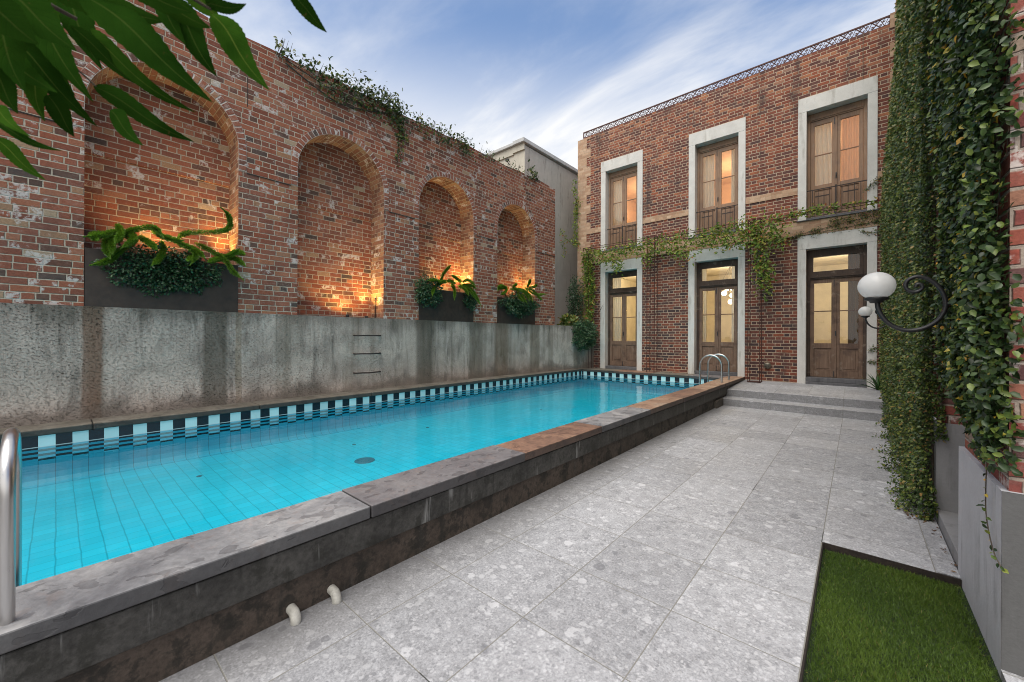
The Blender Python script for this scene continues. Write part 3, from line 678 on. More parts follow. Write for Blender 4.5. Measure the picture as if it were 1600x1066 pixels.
for i in range(7):
    mb.box(-7.72, PX0 + 0.02, ys[i] + 0.003, ys[i + 1] - 0.003, 0.402, CZ - 0.004)
mb.build('wall_side_coping', M['coping_cement'], pool, bevel=0.012, seg=2)
xs = [PX0 + 0.02, -5.9, -4.7, -3.6, PX1 - 0.0]
for i in range(4):
    mb = MB(); mb.box(xs[i] + 0.003, xs[i + 1] - 0.003 - (0.012 if i == 3 else 0), PY1 - 0.02, 12.49, 0.402, CZ - 0.002)
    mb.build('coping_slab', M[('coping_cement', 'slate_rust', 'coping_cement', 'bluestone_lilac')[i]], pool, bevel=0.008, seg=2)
# floor drain and small inlets
mb = MB(); dcx, dcy = -5.12, 2.80
mb.lathe([(0.0, fz + 0.016), (0.11, fz + 0.016), (0.13, fz + 0.010), (0.135, fz + 0.001)], (dcx, dcy, 0)); mb.build('floor_drain', M['drain_plastic'], pool)
for (ix, iy) in ((-6.05, 1.15), (-6.1, 4.6), (-6.0, 3.1), (-5.6, 7.5)):
    mb = MB(); mb.lathe([(0.0, fz + 0.01), (0.022, fz + 0.01), (0.032, fz + 0.002)], (ix, iy, 0), n=16); mb.build('floor_inlet', M['drain_plastic'], pool)
mb = MB(); nx, ny = 1, 1
mb.face([(PX0 + 0.001, PY0 + 0.001, WZ), (PX1 - 0.001, PY0 + 0.001, WZ), (PX1 - 0.001, PY1 - 0.001, WZ), (PX0 + 0.001, PY1 - 0.001, WZ)])
tag(mb.build('water', M['pool_water']), kind='structure')

def hoop(y, xo, xi, zt_, zfoot, zin, r=0.0215):
    rad = (xo - xi) / 2; cx = (xo + xi) / 2; pts = [(xo, y, zfoot), (xo, y, (zfoot + zt_ - rad) / 2)]
    for k in range(0, 19):
        a = PI * k / 18; pts.append((cx + rad * math.cos(a), y, zt_ - rad + rad * math.sin(a)))
    pts += [(xi, y, 0.5), (xi, y, 0.2), (xi, y, zin)]
    mb = MB(); mb.tube(pts, r, 14); return mb
def ladder(y0, y1, xo, xi, zt_, label):
    t = thing('pool_ladder', (xo, y0, CZ), label, 'pool ladder', 'pool ladders')
    for y in (y0, y1):
        hoop(y, xo, xi, zt_, CZ, -0.10).build('handrail', M['stainless'], t)
    for z in (0.12, -0.06):
        mb = MB(); mb.box(xi - 0.03, xi + 0.05, y0, y1, z, z + 0.025); mb.build('tread', M['stainless'], t, bevel=0.004)
ladder(-0.12, -0.72, -2.405, -2.83, 1.155, 'nearer stainless steel pool ladder with hooped handrails at the camera end of the coping')
ladder(10.50, 11.22, -2.44, -2.93, 1.13, 'farther stainless steel pool ladder with hooped handrails in front of the middle house door')

# PVC stubs
for (y, lab) in ((0.86, 'stained white plastic pipe elbow at the pool wall foot, the nearer of the pair'), (1.085, 'white plastic pipe elbow at the pool wall foot, the farther of the pair')):
    mb = MB(); pts = [(-2.37, y, 0.045), (-2.335, y, 0.045)]
    for k in range(1, 8):
        a = PI / 2 * k / 7; pts.append((-2.335 + 0.038 * math.sin(a), y, 0.007 + 0.038 * math.cos(a)))
    pts.append((-2.297, y, 0.001))
    mb.tube(pts, 0.0265, 18)
    tag(mb.build('pipe_elbow', M['pvc']), lab, 'pipe', 'pipe elbows at the pool wall')

# ------------------------------------------------------------------ concrete retaining wall
cw = thing('concrete_wall', (-7.5, 4, 0), 'weathered grey streaked concrete retaining wall below the arched brick wall', 'wall')
mb = MB()
line = [(-7.5, -6.0), (-7.5, 9.0), (-7.02, 12.49)]
CT = 1.935
for i in range(2):
    (xa, ya), (xb, yb) = line[i], line[i + 1]
    nseg = 24 if i == 0 else 6
    for k in range(nseg):
        f0, f1 = k / nseg, (k + 1) / nseg
        a = (xa + (xb - xa) * f0, ya + (yb - ya) * f0); b = (xa + (xb - xa) * f1, ya + (yb - ya) * f1)
        mb.face([(a[0], a[1], 0.3), (b[0], b[1], 0.3), (b[0], b[1], CT), (a[0], a[1], CT)])
        mb.face([(a[0], a[1], CT), (b[0], b[1], CT), (-8.6, b[1], CT), (-8.6, a[1], CT)])
mb.build('wall_face', M['weathered_concrete'], cw)
for k, (z, lab) in enumerate(((1.575, 'topmost of three dark iron rungs on the concrete wall'), (1.212, 'middle of three dark iron rungs on the concrete wall'), (0.832, 'lowest of three dark iron rungs on the concrete wall'))):
    mb = MB(); x = -7.5
    mb.tube([(x - 0.02, 3.86, z), (x + 0.06, 3.86, z), (x + 0.085, 3.88, z), (x + 0.085, 4.0, z), (x + 0.088, 4.14, z - 0.004 * k), (x + 0.085, 4.39, z), (x + 0.06, 4.412, z), (x - 0.02, 4.412, z)], 0.014, 10)
    tag(mb.build('wall_rung', M['rail_iron']), lab, 'ladder rung', 'iron rungs on the concrete wall')

# ------------------------------------------------------------------ arched brick wall
WX, BX = -7.515, -8.03
bw = thing('brick_wall', (WX, 4.5, CT), 'tall old red brick garden wall with four arched niches behind the pool', 'wall')
NICHES = [(0.232, 1.918), (2.815, 4.517), (5.405, 7.107), (8.011, 9.715)]
SPR = 4.57; WTOP = 6.44; YW0, YW1 = -6.0, 10.79
def arch_pts(y0, y1, n=28):
    c = (y0 + y1) / 2; r = (y1 - y0) / 2
    return [(c - r * math.cos(PI * k / n), SPR + r * math.sin(PI * k / n)) for k in range(n + 1)]
def topz(y): return WTOP + 0.02 * math.sin(y * 2.1) + 0.015 * math.sin(y * 5.7 + 1)
mb = MB()
def wq(x, ya, yb, z0, z1a, z1b): mb.face([(x, ya, z0), (x, yb, z0), (x, yb, z1b), (x, ya, z1a)])
edges = [YW0] + [e for p in NICHES for e in p] + [YW1]
RW = 0.112                                                     # voussoir ring depth
for i in range(0, len(edges), 2):
    a, b = edges[i], edges[i + 1]
    k = max(1, int((b - a) / 0.4))
    for j in range(k):
        ya, yb = a + (b - a) * j / k, a + (b - a) * (j + 1) / k
        wq(WX, ya, yb, CT - 0.02, topz(ya), topz(yb))
for (y0, y1) in NICHES:
    ap = arch_pts(y0, y1)
    for k in range(len(ap) - 1):
        (ya, za), (yb, zb) = ap[k], ap[k + 1]
        mb.face([(WX, ya, za), (WX, yb, zb), (WX, yb, topz(yb)), (WX, ya, topz(ya))])
for j in range(40):                                            # worn top
    ya, yb = YW0 + (YW1 - YW0) * j / 40, YW0 + (YW1 - YW0) * (j + 1) / 40
    mb.face([(WX, ya, topz(ya)), (WX, yb, topz(yb)), (-8.3, yb, topz(yb)), (-8.3, ya, topz(ya))])
mb.face([(WX, YW1, CT - 0.02), (-8.3, YW1, CT - 0.02), (-8.3, YW1, topz(YW1)), (WX, YW1, topz(YW1))])
mb.face([(-8.3, YW0, CT), (-8.3, YW1, CT), (-8.3, YW1, WTOP), (-8.3, YW0, WTOP)])
mb.build('wall_face', M['old_red_brick'], bw)
for (y0, y1) in NICHES:
    mb = MB(); ap = [(y0, CT - 0.02)] + arch_pts(y0, y1) + [(y1, CT - 0.02)]
    # niche back in two planes: the upper brickwork overhangs the lower by a few centimetres
    LZ = 4.075
    mb.face([(BX, y0, CT - 0.02), (BX, y1, CT - 0.02), (BX, y1, LZ), (BX, y0, LZ)])
    mb.face([(BX, y0, LZ), (BX, y1, LZ), (BX + 0.028, y1, LZ), (BX + 0.028, y0, LZ)])
    up = [(y0, LZ)] + arch_pts(y0, y1) + [(y1, LZ)]
    c = (y0 + y1) / 2
    for k in range(len(up) - 1):
        mb.face([(BX + 0.028, c, LZ), (BX + 0.028, up[k + 1][0], up[k + 1][1]), (BX + 0.028, up[k][0], up[k][1])])
    mb.build('niche_back', M['old_red_brick'], bw)
    mb = MB(); s = 0.0
    for k in range(len(ap) - 1):
        (ya, za), (yb, zb) = ap[k], ap[k + 1]; d = math.hypot(yb - ya, zb - za)
        mb.face([(WX, ya, za), (WX, yb, zb), (BX, yb, zb), (BX, ya, za)], uv=[(0, s), (0, s + d), (0.515, s + d), (0.515, s)])
        s += d
    mb.build('niche_reveal', M['reveal_brick'], bw)
    mb = MB(); s = 0.0; ap = arch_pts(y0, y1, 36); r = (y1 - y0) / 2
    pts = [(y0, 4.23)] + ap + [(y1, 4.23)]
    for k in range(len(pts) - 1):
        (ya, za), (yb, zb) = pts[k], pts[k + 1]; d = math.hypot(yb - ya, zb - za)
        def outp(y, z):
            if z <= SPR: return (y - RW if y < c else y + RW, z)
            vx, vz = y - c, z - SPR; L = math.hypot(vx, vz); return (c + vx * (L + RW) / L, SPR + vz * (L + RW) / L)
        oa, ob = outp(ya, za), outp(yb, zb); x = WX + 0.007
        mb.face([(x, ya, za), (x, yb, zb), (x, *ob), (x, *oa)], uv=[(0.002, s), (0.002, s + d), (0.113, s + d), (0.113, s)])
        mb.face([(x, *oa), (x, *ob), (WX - 0.005, *ob), (WX - 0.005, *oa)], uv=[(0.05, s), (0.05, s + d), (0.06, s + d), (0.06, s)])
        mb.face([(x, yb, zb), (x, ya, za), (WX - 0.005, ya, za), (WX - 0.005, yb, zb)], uv=[(0.05, s + d), (0.05, s), (0.06, s), (0.06, s + d)])
        s += d
    mb.build('arch_ring', M['arch_brick'], bw)
# thin overhanging string line across the piers at 4.21 m
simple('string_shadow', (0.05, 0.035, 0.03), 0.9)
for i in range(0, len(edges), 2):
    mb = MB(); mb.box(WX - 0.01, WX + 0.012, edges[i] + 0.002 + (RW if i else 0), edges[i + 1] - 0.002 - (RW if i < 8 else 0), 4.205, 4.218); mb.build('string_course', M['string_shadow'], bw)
# control joint beside the first arch
mb = MB(); mb.box(WX - 0.01, WX + 0.003, 2.035, 2.045, 5.30, 6.0); mb.build('control_joint', M['string_shadow'], bw)

# planters
PL = [(0, 'large rust brown steel planter trough in the nearest brick arch', 2.69), (2, 'rust brown steel planter trough in the third brick arch', 2.675), (3, 'rust brown steel planter trough in the farthest brick arch', 2.66)]
for (i, lab, zt_) in PL:
    y0, y1 = NICHES[i]; t = thing('planter_box', (-7.76, (y0 + y1) / 2, CT), lab, 'planter', 'steel planters in the wall niches')
    mb = MB(); x0, x1 = BX + 0.14, WX + 0.016; e = 0.006
    mb.box(x1 - 0.012, x1, y0 + e, y1 - e, CT + 0.002, zt_); mb.box(x0, x0 + 0.012, y0 + e, y1 - e, CT + 0.002, zt_)
    mb.box(x0 + 0.012, x1 - 0.012, y0 + e, y0 + e + 0.012, CT + 0.002, zt_); mb.box(x0 + 0.012, x1 - 0.012, y1 - e - 0.012, y1 - e, CT + 0.002, zt_)
    mb.build('trough', M['corten'], t)
    mb = MB(); mb.face([(x0 + 0.012, y0 + 0.02, zt_ - 0.06), (x1 - 0.012, y0 + 0.02, zt_ - 0.06), (x1 - 0.012, y1 - 0.02, zt_ - 0.06), (x0 + 0.012, y1 - 0.02, zt_ - 0.06)])
    mb.build('soil_bed', M['soil'], t)

# uplights in the niches (they are lit in the photograph)
def uplight(x, y, z, power, lab, aim=(0, 0, 1), size=172):
    t = thing('uplight', (x, y, z), lab, 'light fitting', 'uplights in the wall niches')
    mb = MB(); mb.lathe([(0.0, 0.0), (0.034, 0.0), (0.034, 0.045), (0.030, 0.05)], (x, y, z), n=18); mb.build('housing', M['black_iron'], t)
    mb = MB(); mb.lathe([(0.0, 0.046), (0.029, 0.046)], (x, y, z), n=18); mb.build('lens', M['lit_lens'], t)
    ld = bpy.data.lights.new('uplight_lamp', 'SPOT'); ld.energy = power; ld.color = (1.0, 0.58, 0.15); ld.spot_size = R(size); ld.spot_blend = 0.6; ld.shadow_soft_size = 0.05
    lo = bpy.data.objects.new('uplight_lamp', ld); COL.objects.link(lo); lo.parent = t; lo.location = (0, 0, 0.06)
    lo.rotation_euler = Vector(aim).to_track_quat('-Z', 'Y').to_euler()
UP = [(-7.64, 0.98, 2.66, 38, 150, 'small black uplight among the plants of the nearest arch planter', (-0.1, 0.1, 1)),
      (-7.86, 1.78, 2.66, 95, 80, 'small black uplight in the right corner of the nearest arch planter', (0.10, 0.06, 1)),
      (-7.60, 3.78, CT + 0.004, 52, 168, 'small black uplight on the bare floor of the second arch', (-0.12, 0.2, 1)),
      (-7.84, 4.31, CT + 0.004, 120, 80, 'small black uplight in the right corner of the bare second arch', (0.10, 0.06, 1)),
      (-7.64, 6.35, 2.64, 42, 165, 'small black uplight among the plants of the third arch planter', (-0.1, 0.3, 1)),
      (-7.86, 6.97, 2.64, 150, 80, 'small black uplight in the right corner of the third arch planter', (0.10, 0.06, 1)),
      (-7.64, 9.00, 2.62, 26, 165, 'small black uplight among the plants of the farthest arch planter', (0.0, 0.4, 1)),
      (-7.84, 9.58, 2.62, 135, 80, 'small black uplight in the right corner of the farthest arch planter', (0.10, 0.06, 1))]
for (x, y, z, p, sz_, lab, aim) in UP: uplight(x, y, z, p, lab, aim, sz_)
# black conduit in the second niche
mb = MB(); mb.tube([(-7.80, 4.49, CT), (-7.80, 4.49, 2.34), (-7.80, 4.497, 2.37), (-7.80, 4.52, 2.385)], 0.012, 8)
tag(mb.build('conduit_pipe', M['black_iron']), 'thin black conduit pipe rising in the right corner of the second arch', 'pipe')

# ------------------------------------------------------------------ plants in the planters
def shrub(name, c, rad, n, mat, lab, cat, leaf=0.05, grp=None, seed=None, kind='oval', droop=0.0):
    t = thing(name, (c[0], c[1], c[2] - rad[2]), lab, cat, grp)
    d = rdir(n); rr = RNG.random(n) ** 0.45
    lump = 1 + 0.22 * np.sin(d[:, 1] * 7 + c[1] * 3) * np.cos(d[:, 2] * 6)
    p = d * (rr * lump)[:, None] * np.array(rad) + np.array(c)
    a = norm(d + RNG.normal(size=(n, 3)) * 0.7 + np.array([0.2, 0, -droop]))
    leaves('foliage', kind, p, a, norm(d + RNG.normal(size=(n, 3)) * 0.6 + np.array([0.4, 0, 0.5])), RNG.uniform(0.7, 1.25, n) * leaf, RNG.uniform(0.45, 0.62, n) * leaf, mat, t,
           val=np.clip(RNG.random(n) * 0.6 + rr * 0.4 - 0.12 * (d[:, 2] < -0.3), 0, 1))
    mb = MB()
    for k in range(9):
        q = np.array(c) + rdir(1)[0] * np.array(rad) * 0.8
        mb.tube([(c[0] - 0.1, c[1] + RNG.normal() * 0.1, c[2] - rad[2] * 0.3), tuple((np.array(c) + q) / 2 + RNG.normal(size=3) * 0.03), tuple(q)], [0.008, 0.006, 0.003], 5)
    mb.build('stem', M['bark'], t)
    return t
def plume_fern(name, paths, lab, rad=0.036, dens=900, cat='fern', grp=None, ndl=0.040):
    loc = tuple(paths[0][0]); t = thing(name, loc, lab, cat, grp); P = []; A = []; Nn = []; Ln = []; Vv = []
    st = MB()
    for pth in paths:
        L = sum(np.linalg.norm(np.array(pth[i + 1]) - np.array(pth[i])) for i in range(len(pth) - 1))
        m = max(60, int(dens * L)); q = spline(pth, 40); tt = RNG.random(m) ** 0.9
        idx = tt * 39; i0 = np.minimum(idx.astype(int), 38); f = (idx - i0)[:, None]
        pp = q[i0] * (1 - f) + q[i0 + 1] * f; tan = norm(q[i0 + 1] - q[i0])
        rd = RNG.normal(size=(m, 3)); rd = norm(rd - tan * (rd * tan).sum(1, keepdims=True))
        taper = np.clip(np.minimum((1 - tt) * 4.0, tt * 6 + 0.5), 0.22, 1.0)
        inner = RNG.random(m) * 0.5
        P.append(pp + rd * (rad * taper * inner)[:, None]); A.append(norm(rd + tan * 0.75)); Nn.append(np.cross(tan, rd) + RNG.normal(size=(m, 3)) * 0.5)
        Ln.append(ndl * taper * RNG.uniform(0.7, 1.2, m)); Vv.append(np.clip(0.25 + 0.5 * RNG.random(m) + 0.25 * rd[:, 2], 0, 1))
        st.tube([tuple(v) for v in q[::3]], 0.006, 6)
    Ln = np.concatenate(Ln)
    leaves('frond', 'kite', np.concatenate(P), np.concatenate(A), np.concatenate(Nn), Ln, 0.0055, M['fern_leaf'], t, val=np.concatenate(Vv))
    st.build('stem', M['fern_leaf'], t)
    return t
X1 = -7.40
PLUMES = [
 ('foxtail_fern', 'bright green foxtail fern plumes sprawling over the nearest arch planter', [[(-7.52, 0.657, 2.889), (-7.387, 0.521, 2.927), (-7.253, 0.376, 2.834), (-7.12, 0.213, 2.759)], [(-7.52, 0.573, 2.917), (-7.387, 0.687, 2.99), (-7.253, 0.868, 3.034), (-7.12, 0.962, 2.883)], [(-7.52, 0.593, 2.921), (-7.387, 0.442, 2.826), (-7.253, 0.415, 2.675), (-7.12, 0.449, 2.52)], [(-7.52, 0.744, 2.89), (-7.387, 0.563, 2.691), (-7.253, 0.434, 2.518), (-7.12, 0.268, 2.418)], [(-7.52, 0.744, 2.935), (-7.32, 0.832, 2.831), (-7.12, 0.892, 2.715)], [(-7.52, 0.981, 2.919), (-7.387, 0.987, 2.762), (-7.253, 0.925, 2.614), (-7.12, 0.832, 2.491)], [(-7.52, 1.016, 3.004), (-7.387, 1.164, 2.901), (-7.253, 1.326, 2.753), (-7.12, 1.242, 2.554)], [(-7.52, 1.161, 2.985), (-7.44, 1.271, 3.072), (-7.36, 1.593, 3.14), (-7.28, 1.739, 3.222), (-7.2, 1.714, 3.383), (-7.12, 1.592, 3.467)], [(-7.52, 1.161, 2.905), (-7.32, 1.326, 2.826), (-7.12, 1.414, 2.678)], [(-7.52, 1.362, 2.958), (-7.42, 1.553, 2.845), (-7.32, 1.695, 2.722), (-7.22, 1.782, 2.541), (-7.12, 1.893, 2.418)], [(-7.52, 1.629, 2.788), (-7.32, 1.75, 2.797), (-7.12, 1.84, 2.894)], [(-7.52, 1.741, 2.805), (-7.32, 1.835, 2.76), (-7.12, 1.92, 2.631)], [(-7.52, 1.798, 2.848), (-7.32, 1.863, 2.866), (-7.12, 1.911, 2.813)], [(-7.52, 1.741, 2.771), (-7.32, 1.586, 2.716), (-7.12, 1.44, 2.625)], [(-7.52, 0.531, 3.054), (-7.32, 0.557, 2.909), (-7.12, 0.484, 2.723)], [(-7.52, 0.573, 2.858), (-7.32, 0.477, 2.78), (-7.12, 0.465, 2.583)], [(-7.52, 0.877, 3.083), (-7.387, 0.952, 2.969), (-7.253, 1.073, 2.904), (-7.12, 1.169, 2.892)], [(-7.52, 1.362, 2.779), (-7.12, 1.218, 2.611)], [(-7.52, 0.409, 2.913), (-7.32, 0.303, 2.83), (-7.12, 0.341, 2.738)], [(-7.52, 0.636, 2.988), (-7.32, 0.682, 2.861), (-7.12, 0.543, 2.673)]], 0.044, 2600),
 ('foxtail_fern', 'bright green foxtail fern arching from the third arch planter', [[(-7.52, 6.087, 2.838), (-7.387, 5.814, 2.759), (-7.253, 5.614, 2.614), (-7.12, 5.481, 2.455)], [(-7.52, 6.019, 2.858), (-7.387, 6.012, 3.031), (-7.253, 6.019, 3.15), (-7.12, 6.025, 3.228)], [(-7.52, 6.225, 2.88), (-7.387, 5.912, 2.848), (-7.253, 5.613, 2.842), (-7.12, 5.357, 2.79)], [(-7.52, 6.366, 2.868), (-7.32, 6.302, 2.682), (-7.12, 6.125, 2.414)], [(-7.52, 6.695, 2.93), (-7.32, 6.372, 2.973), (-7.12, 6.026, 2.993)], [(-7.52, 6.695, 2.874), (-7.387, 6.84, 2.821), (-7.253, 6.947, 2.594), (-7.12, 7.015, 2.31)], [(-7.52, 6.658, 2.87), (-7.387, 6.764, 2.785), (-7.253, 6.793, 2.666), (-7.12, 6.937, 2.389)], [(-7.52, 6.732, 2.934), (-7.32, 6.739, 2.973), (-7.12, 6.818, 2.825)], [(-7.52, 6.225, 2.907), (-7.32, 6.196, 2.886), (-7.12, 6.164, 2.799)], [(-7.52, 5.919, 2.794), (-7.32, 5.859, 2.824), (-7.12, 5.893, 2.861)], [(-7.52, 6.733, 2.878), (-7.32, 6.816, 2.855), (-7.12, 6.857, 2.746)], [(-7.52, 6.584, 2.834), (-7.32, 6.628, 2.739), (-7.12, 6.594, 2.557)]], 0.036, 2600),
 ('foxtail_fern', 'bright green foxtail fern arching from the farthest arch planter', [[(-7.52, 8.435, 2.956), (-7.32, 7.935, 2.953), (-7.12, 7.611, 2.757)], [(-7.52, 8.532, 2.933), (-7.387, 8.773, 2.929), (-7.253, 8.97, 2.791), (-7.12, 8.96, 2.587)], [(-7.52, 8.679, 2.979), (-7.32, 8.896, 2.919), (-7.12, 9.011, 2.753)], [(-7.52, 8.829, 2.994), (-7.32, 8.695, 2.74), (-7.12, 8.705, 2.537)], [(-7.52, 9.191, 3.028), (-7.387, 9.457, 2.976), (-7.253, 9.562, 2.772), (-7.12, 9.609, 2.667)], [(-7.52, 9.245, 3.034), (-7.32, 9.482, 2.855), (-7.12, 9.837, 2.871)], [(-7.52, 9.352, 3.061), (-7.32, 9.208, 3.181), (-7.12, 8.982, 3.236)], [(-7.52, 9.406, 3.049), (-7.32, 9.425, 3.069), (-7.12, 9.329, 3.126)], [(-7.52, 8.679, 2.996), (-7.32, 8.545, 3.03), (-7.12, 8.407, 3.031)], [(-7.52, 8.34, 2.947), (-7.32, 7.936, 2.892), (-7.12, 7.631, 2.907)], [(-7.52, 8.435, 2.956), (-7.32, 8.119, 2.786), (-7.12, 7.72, 2.678)], [(-7.52, 9.034, 2.997), (-7.32, 9.157, 2.844), (-7.12, 9.118, 2.566)], [(-7.52, 8.931, 2.97), (-7.32, 8.846, 2.753), (-7.12, 8.857, 2.516)]], 0.038, 2600),
]
for (nm, lab, paths, rad, dens) in PLUMES:
    plume_fern(nm, paths, lab, rad, dens, grp='ferns in the wall planters')
shrub('trailing_shrub', (-7.47, 1.06, 2.50), (0.15, 0.66, 0.34), 5200, M['shrub_leaf'], 'dark green trailing shrub spilling over the nearest arch planter', 'shrub', 0.044, 'shrubs in the wall planters', droop=0.4)
shrub('trailing_shrub', (-7.42, 5.62, 2.60), (0.17, 0.38, 0.36), 2100, M['shrub_leaf'], 'dark round shrub over the left corner of the third arch planter', 'shrub', 0.05, 'shrubs in the wall planters', droop=0.3)
shrub('trailing_shrub', (-7.42, 6.93, 2.50), (0.13, 0.22, 0.26), 700, M['shrub_leaf'], 'small dark shrub under the fern at the right corner of the third arch planter', 'shrub', 0.05, 'shrubs in the wall planters', droop=0.3)
shrub('trailing_shrub', (-7.42, 8.88, 2.52), (0.18, 0.80, 0.36), 3200, M['shrub_leaf'], 'dark green shrub spilling over the farthest arch planter', 'shrub', 0.055, 'shrubs in the wall planters', droop=0.4)

# ------------------------------------------------------------------ house
house = thing('brick_house', (-3.5, FY, 0.4), 'two storey dark red brick house with six white framed french windows', 'house')
DOORS = [(-6.755, -5.255), (-3.822, -2.325), (-1.146, 0.36)]
HX0, HX1, HT = -7.47, 1.4, 8.75
Dz0, Dz1, Wz0, Wz1 = 0.30, 4.16, 4.555, 7.66
def wall_holes(mb, y, x0, x1, z0, z1, holes):
    xs_ = sorted({x0, x1, *[h[0] for h in holes], *[h[1] for h in holes]}); zs_ = sorted({z0, z1, *[h[2] for h in holes], *[h[3] for h in holes]})
    for i in range(len(xs_) - 1):
        for j in range(len(zs_) - 1):
            cx, cz = (xs_[i] + xs_[i + 1]) / 2, (zs_[j] + zs_[j + 1]) / 2
            if any(h[0] < cx < h[1] and h[2] < cz < h[3] for h in holes): continue
            mb.face([(xs_[i], y, zs_[j]), (xs_[i + 1], y, zs_[j]), (xs_[i + 1], y, zs_[j + 1]), (xs_[i], y, zs_[j + 1])])
holes = [(a + 0.05, b - 0.05, Dz0, Dz1 - 0.05) for a, b in DOORS] + [(a + 0.05, b - 0.05, Wz0 + 0.03, Wz1 - 0.05) for a, b in DOORS]
mb = MB(); wall_holes(mb, FY, HX0, HX1, 0.0, HT, holes)
mb.face([(HX0, FY, HT), (HX1, FY, HT), (HX1, FY + 0.4, HT), (HX0, FY + 0.4, HT)])
mb.face([(HX0, FY + 0.4, HT), (HX1, FY + 0.4, HT), (HX1, FY + 0.4, 0), (HX0, FY + 0.4, 0)][::-1][:0] or [(HX0, FY + 8.4, 0), (HX1, FY + 8.4, 0), (HX1, FY + 8.4, HT), (HX0, FY + 8.4, HT)])
mb.build('wall', M['house_brick'], house)
mb = MB(); mb.face([(-7.7, FY + 0.4, HT - 0.3), (HX1, FY + 0.4, HT - 0.3), (HX1, FY + 8.4, HT - 0.3), (-7.7, FY + 8.4, HT - 0.3)]); mb.build('roof', M['lead'], house)
# toothed cream quoin at the left corner
mb = MB(); z = 0.30; k = 0; ph = 0.0835 * 4
while z < HT - 0.05:
    z1 = min(z + ph, HT - 0.03)
    mb.box(-7.70, HX0 + (0.30 if k % 2 else 0.14), FY - 0.012, FY + 0.3, z, z1, skip='k' + ('b' if k else '')); z = z1; k += 1
mb.box(-7.70, -7.5, FY + 0.3, FY + 8.4, 0.3, HT - 0.03, skip='fk')
mb.build('quoin', M['cream_brick'], house)
mb = MB(); z = 0.30; k = 0
while z < HT + 0.35:
    z1 = z + ph; mb.box(0.66 - (0.10 if k % 2 else 0.0) , 0.95, FY - 0.014, FY + 0.3, z, z1, skip='k'); z = z1; k += 1
mb.build('quoin', M['cream_brick'], house)
# cream string courses between the surrounds
cuts = [HX0 + 0.14] + [e for d in DOORS for e in d] + [0.62]
for i in range(0, 8, 2):
    mb = MB(); mb.box(cuts[i] + 0.003, cuts[i + 1] - 0.003, FY - 0.018, FY + 0.02, 5.245, 5.415); mb.build('string_course', M['cream_brick'], house)
mb = MB(); mb.box(HX0 + 0.14, 0.62, FY - 0.020, FY + 0.02, 4.215, 4.53); mb.box(HX0 + 0.14, 0.62, FY - 0.035, FY + 0.02, 4.165, 4.212)
mb.build('string_course', M['cream_brick'], house)
# steel conduit and control joint up the right hand surround
mb = MB(); mb.tube([(0.10, FY - 0.02, 7.67), (0.10, FY - 0.02, HT)], 0.006, 6); mb.build('wall_wire', M['vent_metal'], house)

